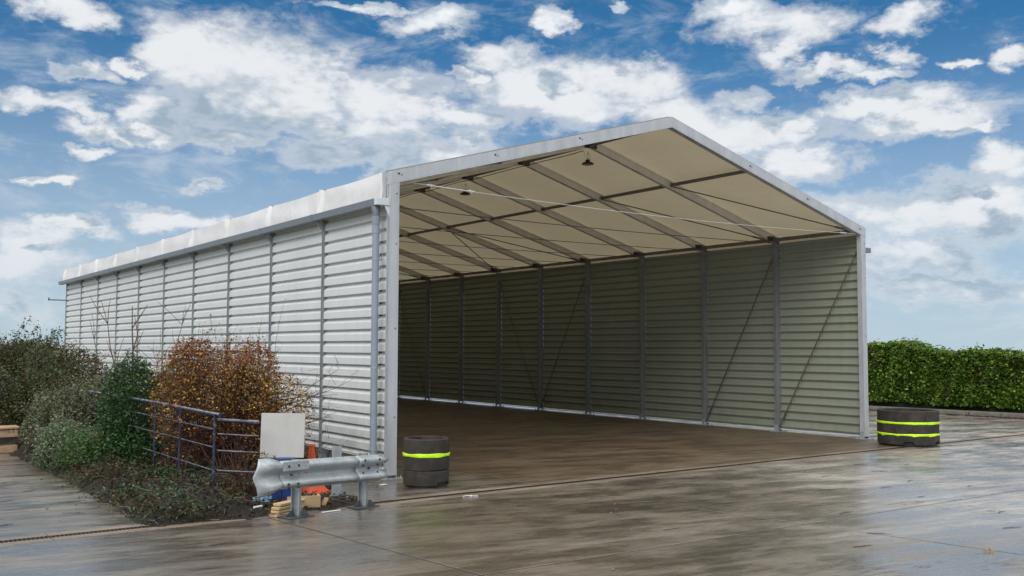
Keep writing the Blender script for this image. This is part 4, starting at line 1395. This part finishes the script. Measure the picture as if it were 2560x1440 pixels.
bush('olive_bush', 'tall dark olive bush at the left edge with arching branches', (-3.55, 11.3, .98), (1.15, 1.7, 1.0), 15000, .075, ['leaf_olive', 'leaf_ivy', 'leaf_brown'], 59, ns=110, mixp=[.80, .14, .06], sublen=.55, nwhip=70, whip_len=.85)
bush('olive_bush', 'dark olive bush right of the stone wall end under arching reddish twigs', (-3.3, 8.4, .68), (.85, 1.1, .78), 9000, .07, ['leaf_olive', 'leaf_ivy', 'leaf_rust'], 61, ns=80, mixp=[.76, .21, .03], sublen=.45, nwhip=50, whip_len=.7)
bush('red_bush', 'thin reddish brown bush close to the far end of the hall wall', (-1.0, 16.0, .85), (.75, 2.2, 1.0), 4500, .05, ['leaf_rust', 'leaf_brown', 'leaf_gold'], 63, 'bark_red', 120, [.5, .3, .2], sublen=.5)
bush('olive_bush', 'low dark olive bush between the reddish bush and the left edge of the bed', (-2.5, 14.0, .95), (1.35, 2.0, 1.15), 14000, .08, ['leaf_olive', 'leaf_ivy', 'leaf_rust'], 65, ns=80, mixp=[.78, .16, .06], sublen=.5, nwhip=70, whip_len=.8)

# saplings against the wall
def sapling(label, base, tops, r0, seed):
    t_ = thing('bare_sapling', label, 'tree', (0, 0, 0), 0, 'bare saplings against the hall wall')
    rng = np.random.default_rng(seed)
    b = MB(); br = MB()
    for (tp, rr) in tops:
        p0, p1 = np.array(base, float), np.array(tp, float)
        pts = [p0 + (p1 - p0) * u + (rng.normal(size=3) * np.array([.03, .03, 0])) * (u > 0) for u in np.linspace(0, 1, 7)]
        b.tube(pts, [rr * (1 - .13 * k) for k in range(7)], 6, 0, False)
        for q in range(7):
            k = rng.integers(2, 6); a = pts[k]
            d = rng.normal(size=3) * .5; d[2] = abs(d[2]) + .6; d /= np.linalg.norm(d)
            ln = rng.uniform(.25, .8)
            br.tube([a, a + d * ln * .5 + rng.normal(size=3) * .02, a + d * ln + rng.normal(size=3) * .04], [rr * .4, rr * .3, rr * .15], 4, 0, False)
    b.build('trunk', 'bark_brown', t_); br.build('branches', 'bark_brown', t_)
sapling('forked bare sapling with two bent stems left of the thick sapling', (-1.75, 7.6, .02), [((-2.15, 8.4, 2.85), .022), ((-2.45, 8.2, 2.45), .016)], .02, 1)
sapling('straight thick bare sapling, tallest of the saplings', (-1.52, 8.0, .02), [((-1.62, 8.2, 2.75), .035)], .03, 2)
sapling('slender bare sapling leaning right beside the evergreen bush', (-1.20, 8.2, .02), [((-.62, 7.6, 2.85), .016), ((-1.0, 8.3, 2.3), .013), ((-.75, 8.2, 1.9), .012)], .016, 3)

# sandstone wall end at the left
ws = thing('stone_wall', 'low sandstone wall end at the left edge beside the bushes', 'wall', (-3.86, 7.05, 0))
for row in range(3):
    for k in range(5):
        x1 = -k * .62 - (.31 if row % 2 else 0)
        b = MB(); b.box((max(-3, x1 - .61), -.16 + random.uniform(-.01, .01), row * .14 + .003), (min(x1, 0), .16, row * .14 + .135))
        if min(x1, 0) - max(-3, x1 - .61) > .05: bevel(b.build('wall_stone', 'sandstone', ws), .012)
b = MB(); b.box((-3.0, -.19, .425), (.02, .19, .475)); bevel(b.build('coping', 'sandstone', ws), .02)

# ------------------------------------------------------------------ hedge on the right with its kerb
hg = thing('clipped_hedge', 'long clipped green hedge on the right behind the wide bin', 'hedge')
def hface(y): return 20.30 + (6 - y) * .09
def htop(y): return 2.08 - max(0, min(1, (6.5 - y) / 6)) * .33 + .07 * math.sin(1.3 * y + .6) + .05 * math.sin(2.9 * y) + .03 * math.sin(6.3 * y + 1)
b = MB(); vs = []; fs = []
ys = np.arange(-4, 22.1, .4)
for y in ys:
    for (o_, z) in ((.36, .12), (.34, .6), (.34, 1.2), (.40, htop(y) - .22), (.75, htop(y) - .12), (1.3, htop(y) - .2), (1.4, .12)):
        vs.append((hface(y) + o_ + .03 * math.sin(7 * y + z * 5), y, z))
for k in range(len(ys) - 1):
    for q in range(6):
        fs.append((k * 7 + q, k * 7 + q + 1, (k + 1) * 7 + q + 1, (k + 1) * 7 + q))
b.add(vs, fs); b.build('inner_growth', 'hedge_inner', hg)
n = 70000
y = RNG.uniform(-4, 13, n); z = RNG.uniform(.14, 1, n); topm = RNG.uniform(0, 1, n) < .22
ht = np.array([htop(v) for v in y]); hf = 20.30 + (6 - y) * .09
lump = .10 * np.sin(2.3 * y + 3 * z) + .06 * np.sin(6.7 * y + 9 * z) + .04 * np.sin(13 * y + 5 * z)
dep = np.abs(RNG.normal(size=n)) * .10
X = np.where(topm, hf + RNG.uniform(.1, 1.3, n), hf + .10 + dep * 1.3 - lump)
Z = np.where(topm, ht - np.abs(RNG.normal(size=n)) * .07 + lump * .5 + np.maximum(0, RNG.normal(size=n) - 1) * .08, z * ht)
leaf_mesh('foliage', np.stack([X, y, Z], 1), RNG.uniform(.06, .15, n), ['leaf_hedge', 'leaf_olive'], (np.sin(1.7 * y + 5 * z) + np.sin(4.1 * y - 7 * z + 2) + RNG.normal(size=n) * .9 > 2.1).astype(int), .45, hg, .55)
kb = MB(); kb.box((19.95, -5.5, -.055), (20.9, 24, -.028)); 
kerb = tag(kb.build('kerb', 'kerb_concrete'), kind='structure')
yk = -5.4
while yk < 23:
    b = MB(); x0 = hface(yk) - .18
    b.box((0, 0.006, -.027), (.14, .90, .115 + random.uniform(-.008, .008)))
    bevel(b.build('kerb_stone', 'kerb_concrete', kerb, (x0 + random.uniform(-.01, .01), yk, 0), False, (0, 0, R(5.1))), .015)
    yk += .91
L = []
for k in range(2600):
    yy_ = random.uniform(-5, 14); L.append((hface(yy_) - .20 - abs(random.gauss(0, .12)), yy_, random.uniform(.005, .03)))
tag(leaf_mesh('fallen_leaves', L, RNG.uniform(.03, .07, len(L)), ['leaf_dead'], None, 1.5, None, .6), kind='stuff')
b = MB(); b.tube([(0, 0, .02), (1.3, -.9, .02)], .018, 8)
tag(b.build('white_pole', 'litter_white', None, (17.9, 6.6, 0)), 'thin white pole lying on the concrete behind the right front post', 'pole')

# ------------------------------------------------------------------ litter on the yard
ct = MB(); ct.tube([(-.10, 0, .006), (-.04, .012, .012), (0, .004, .008), (.10, -.004, .006)], .005, 5); ct.box((-.01, -.008, .003), (.02, .012, .018))
tag(ct.build('cable_tie', 'litter_white', None, (.06, -2.09, .002), False, (0, 0, R(-25))), 'small white plastic cable tie lying just in front of the drain', 'litter')
b = MB(); b.box((-.07, -.03, .004), (.07, .03, .008)); b.box((-.03, -.05, .0085), (.04, -.02, .012))
tag(b.build('paper_scrap', 'litter_white', None, (-.36, -.50, 0), False, (R(3), R(2), R(30))), 'crumpled pale scrap on the ground at the left post foot', 'litter')
rng = np.random.default_rng(9)
yard_pts = [(3.0, -5.6), (5.3, -4.6), (6.2, -4.4), (4.6, -6.6), (3.7, -7.2), (2.2, -6.6), (6.8, -3.5), (8.0, -3.2), (5.6, -3.4), (4.4, -4.3), (-3.6, -3.3), (-4.4, -.6), (-4.9, .8), (-4.5, 1.6),
            (-5.2, -1.0), (-4.2, .3), (.6, -5.2), (1.5, -6.9), (3.4, -4.1), (7.3, -2.8), (-4.7, 2.6), (-5.6, .2), (4.9, -5.4), (6.4, -5.2)]
tm = None
for k, (x, y) in enumerate(yard_pts):
    if tm is None or k % 4 == 0:
        b = MB(); l_ = rng.uniform(.05, .13)
        b.tube([(-l_, 0, .004), (-.2 * l_, rng.normal() * .012, .007), (l_, rng.normal() * .02, .004)], [.0030, .0036, .0018], 5)
        b.tube([(.1 * l_, 0, .008), (.5 * l_, .03, .010)], [.002, .001], 4)
        o = b.build('twig', 'twig_dark'); tm = o.data
    else:
        o = link('twig', tm)
    o.location = (x, y, 0); o.rotation_euler = (0, 0, rng.uniform(-.9, .5))
    tag(o, 'small dark twig lying flat on the wet concrete yard', 'twig', 'twigs scattered over the yard')
pm = None
for k, (x, y) in enumerate([(.95, -3.9), (.7, -4.1), (1.2, -3.6), (.2, -5.0), (2.6, -3.4), (-1.2, -6.3), (4.4, -2.4), (-.8, -4.6), (2.9, -5.0), (-3.3, -2.9), (-4.6, -.1)]):
    if pm is None:
        b = MB(); b.lathe([(0, .0), (.017, .002), (.022, .009), (.016, .017), (0, .02)], 8); o = b.build('pebble', 'pebble_grey', None, None, True); pm = o.data
    else: o = link('pebble', pm)
    o.location = (x, y, 0.0); o.rotation_euler = (0, 0, rng.uniform(0, 6)); s_ = rng.uniform(.5, 1.0); o.scale = (s_, s_ * .8, s_)
    tag(o, 'small pale pebble on the wet concrete yard', 'pebble', 'pebbles scattered over the yard')
o = leaf_mesh('fallen_leaf', [(0, 0, .012), (.035, .02, .014), (-.03, .02, .012), (.01, -.03, .012), (.0, .04, .016)], .05, ['leaf_gold'], None, 3.0, None, .6)
o.location = (2.25, -7.75, 0); tag(o, 'yellow fallen leaf lying alone on the concrete at lower right', 'leaf')
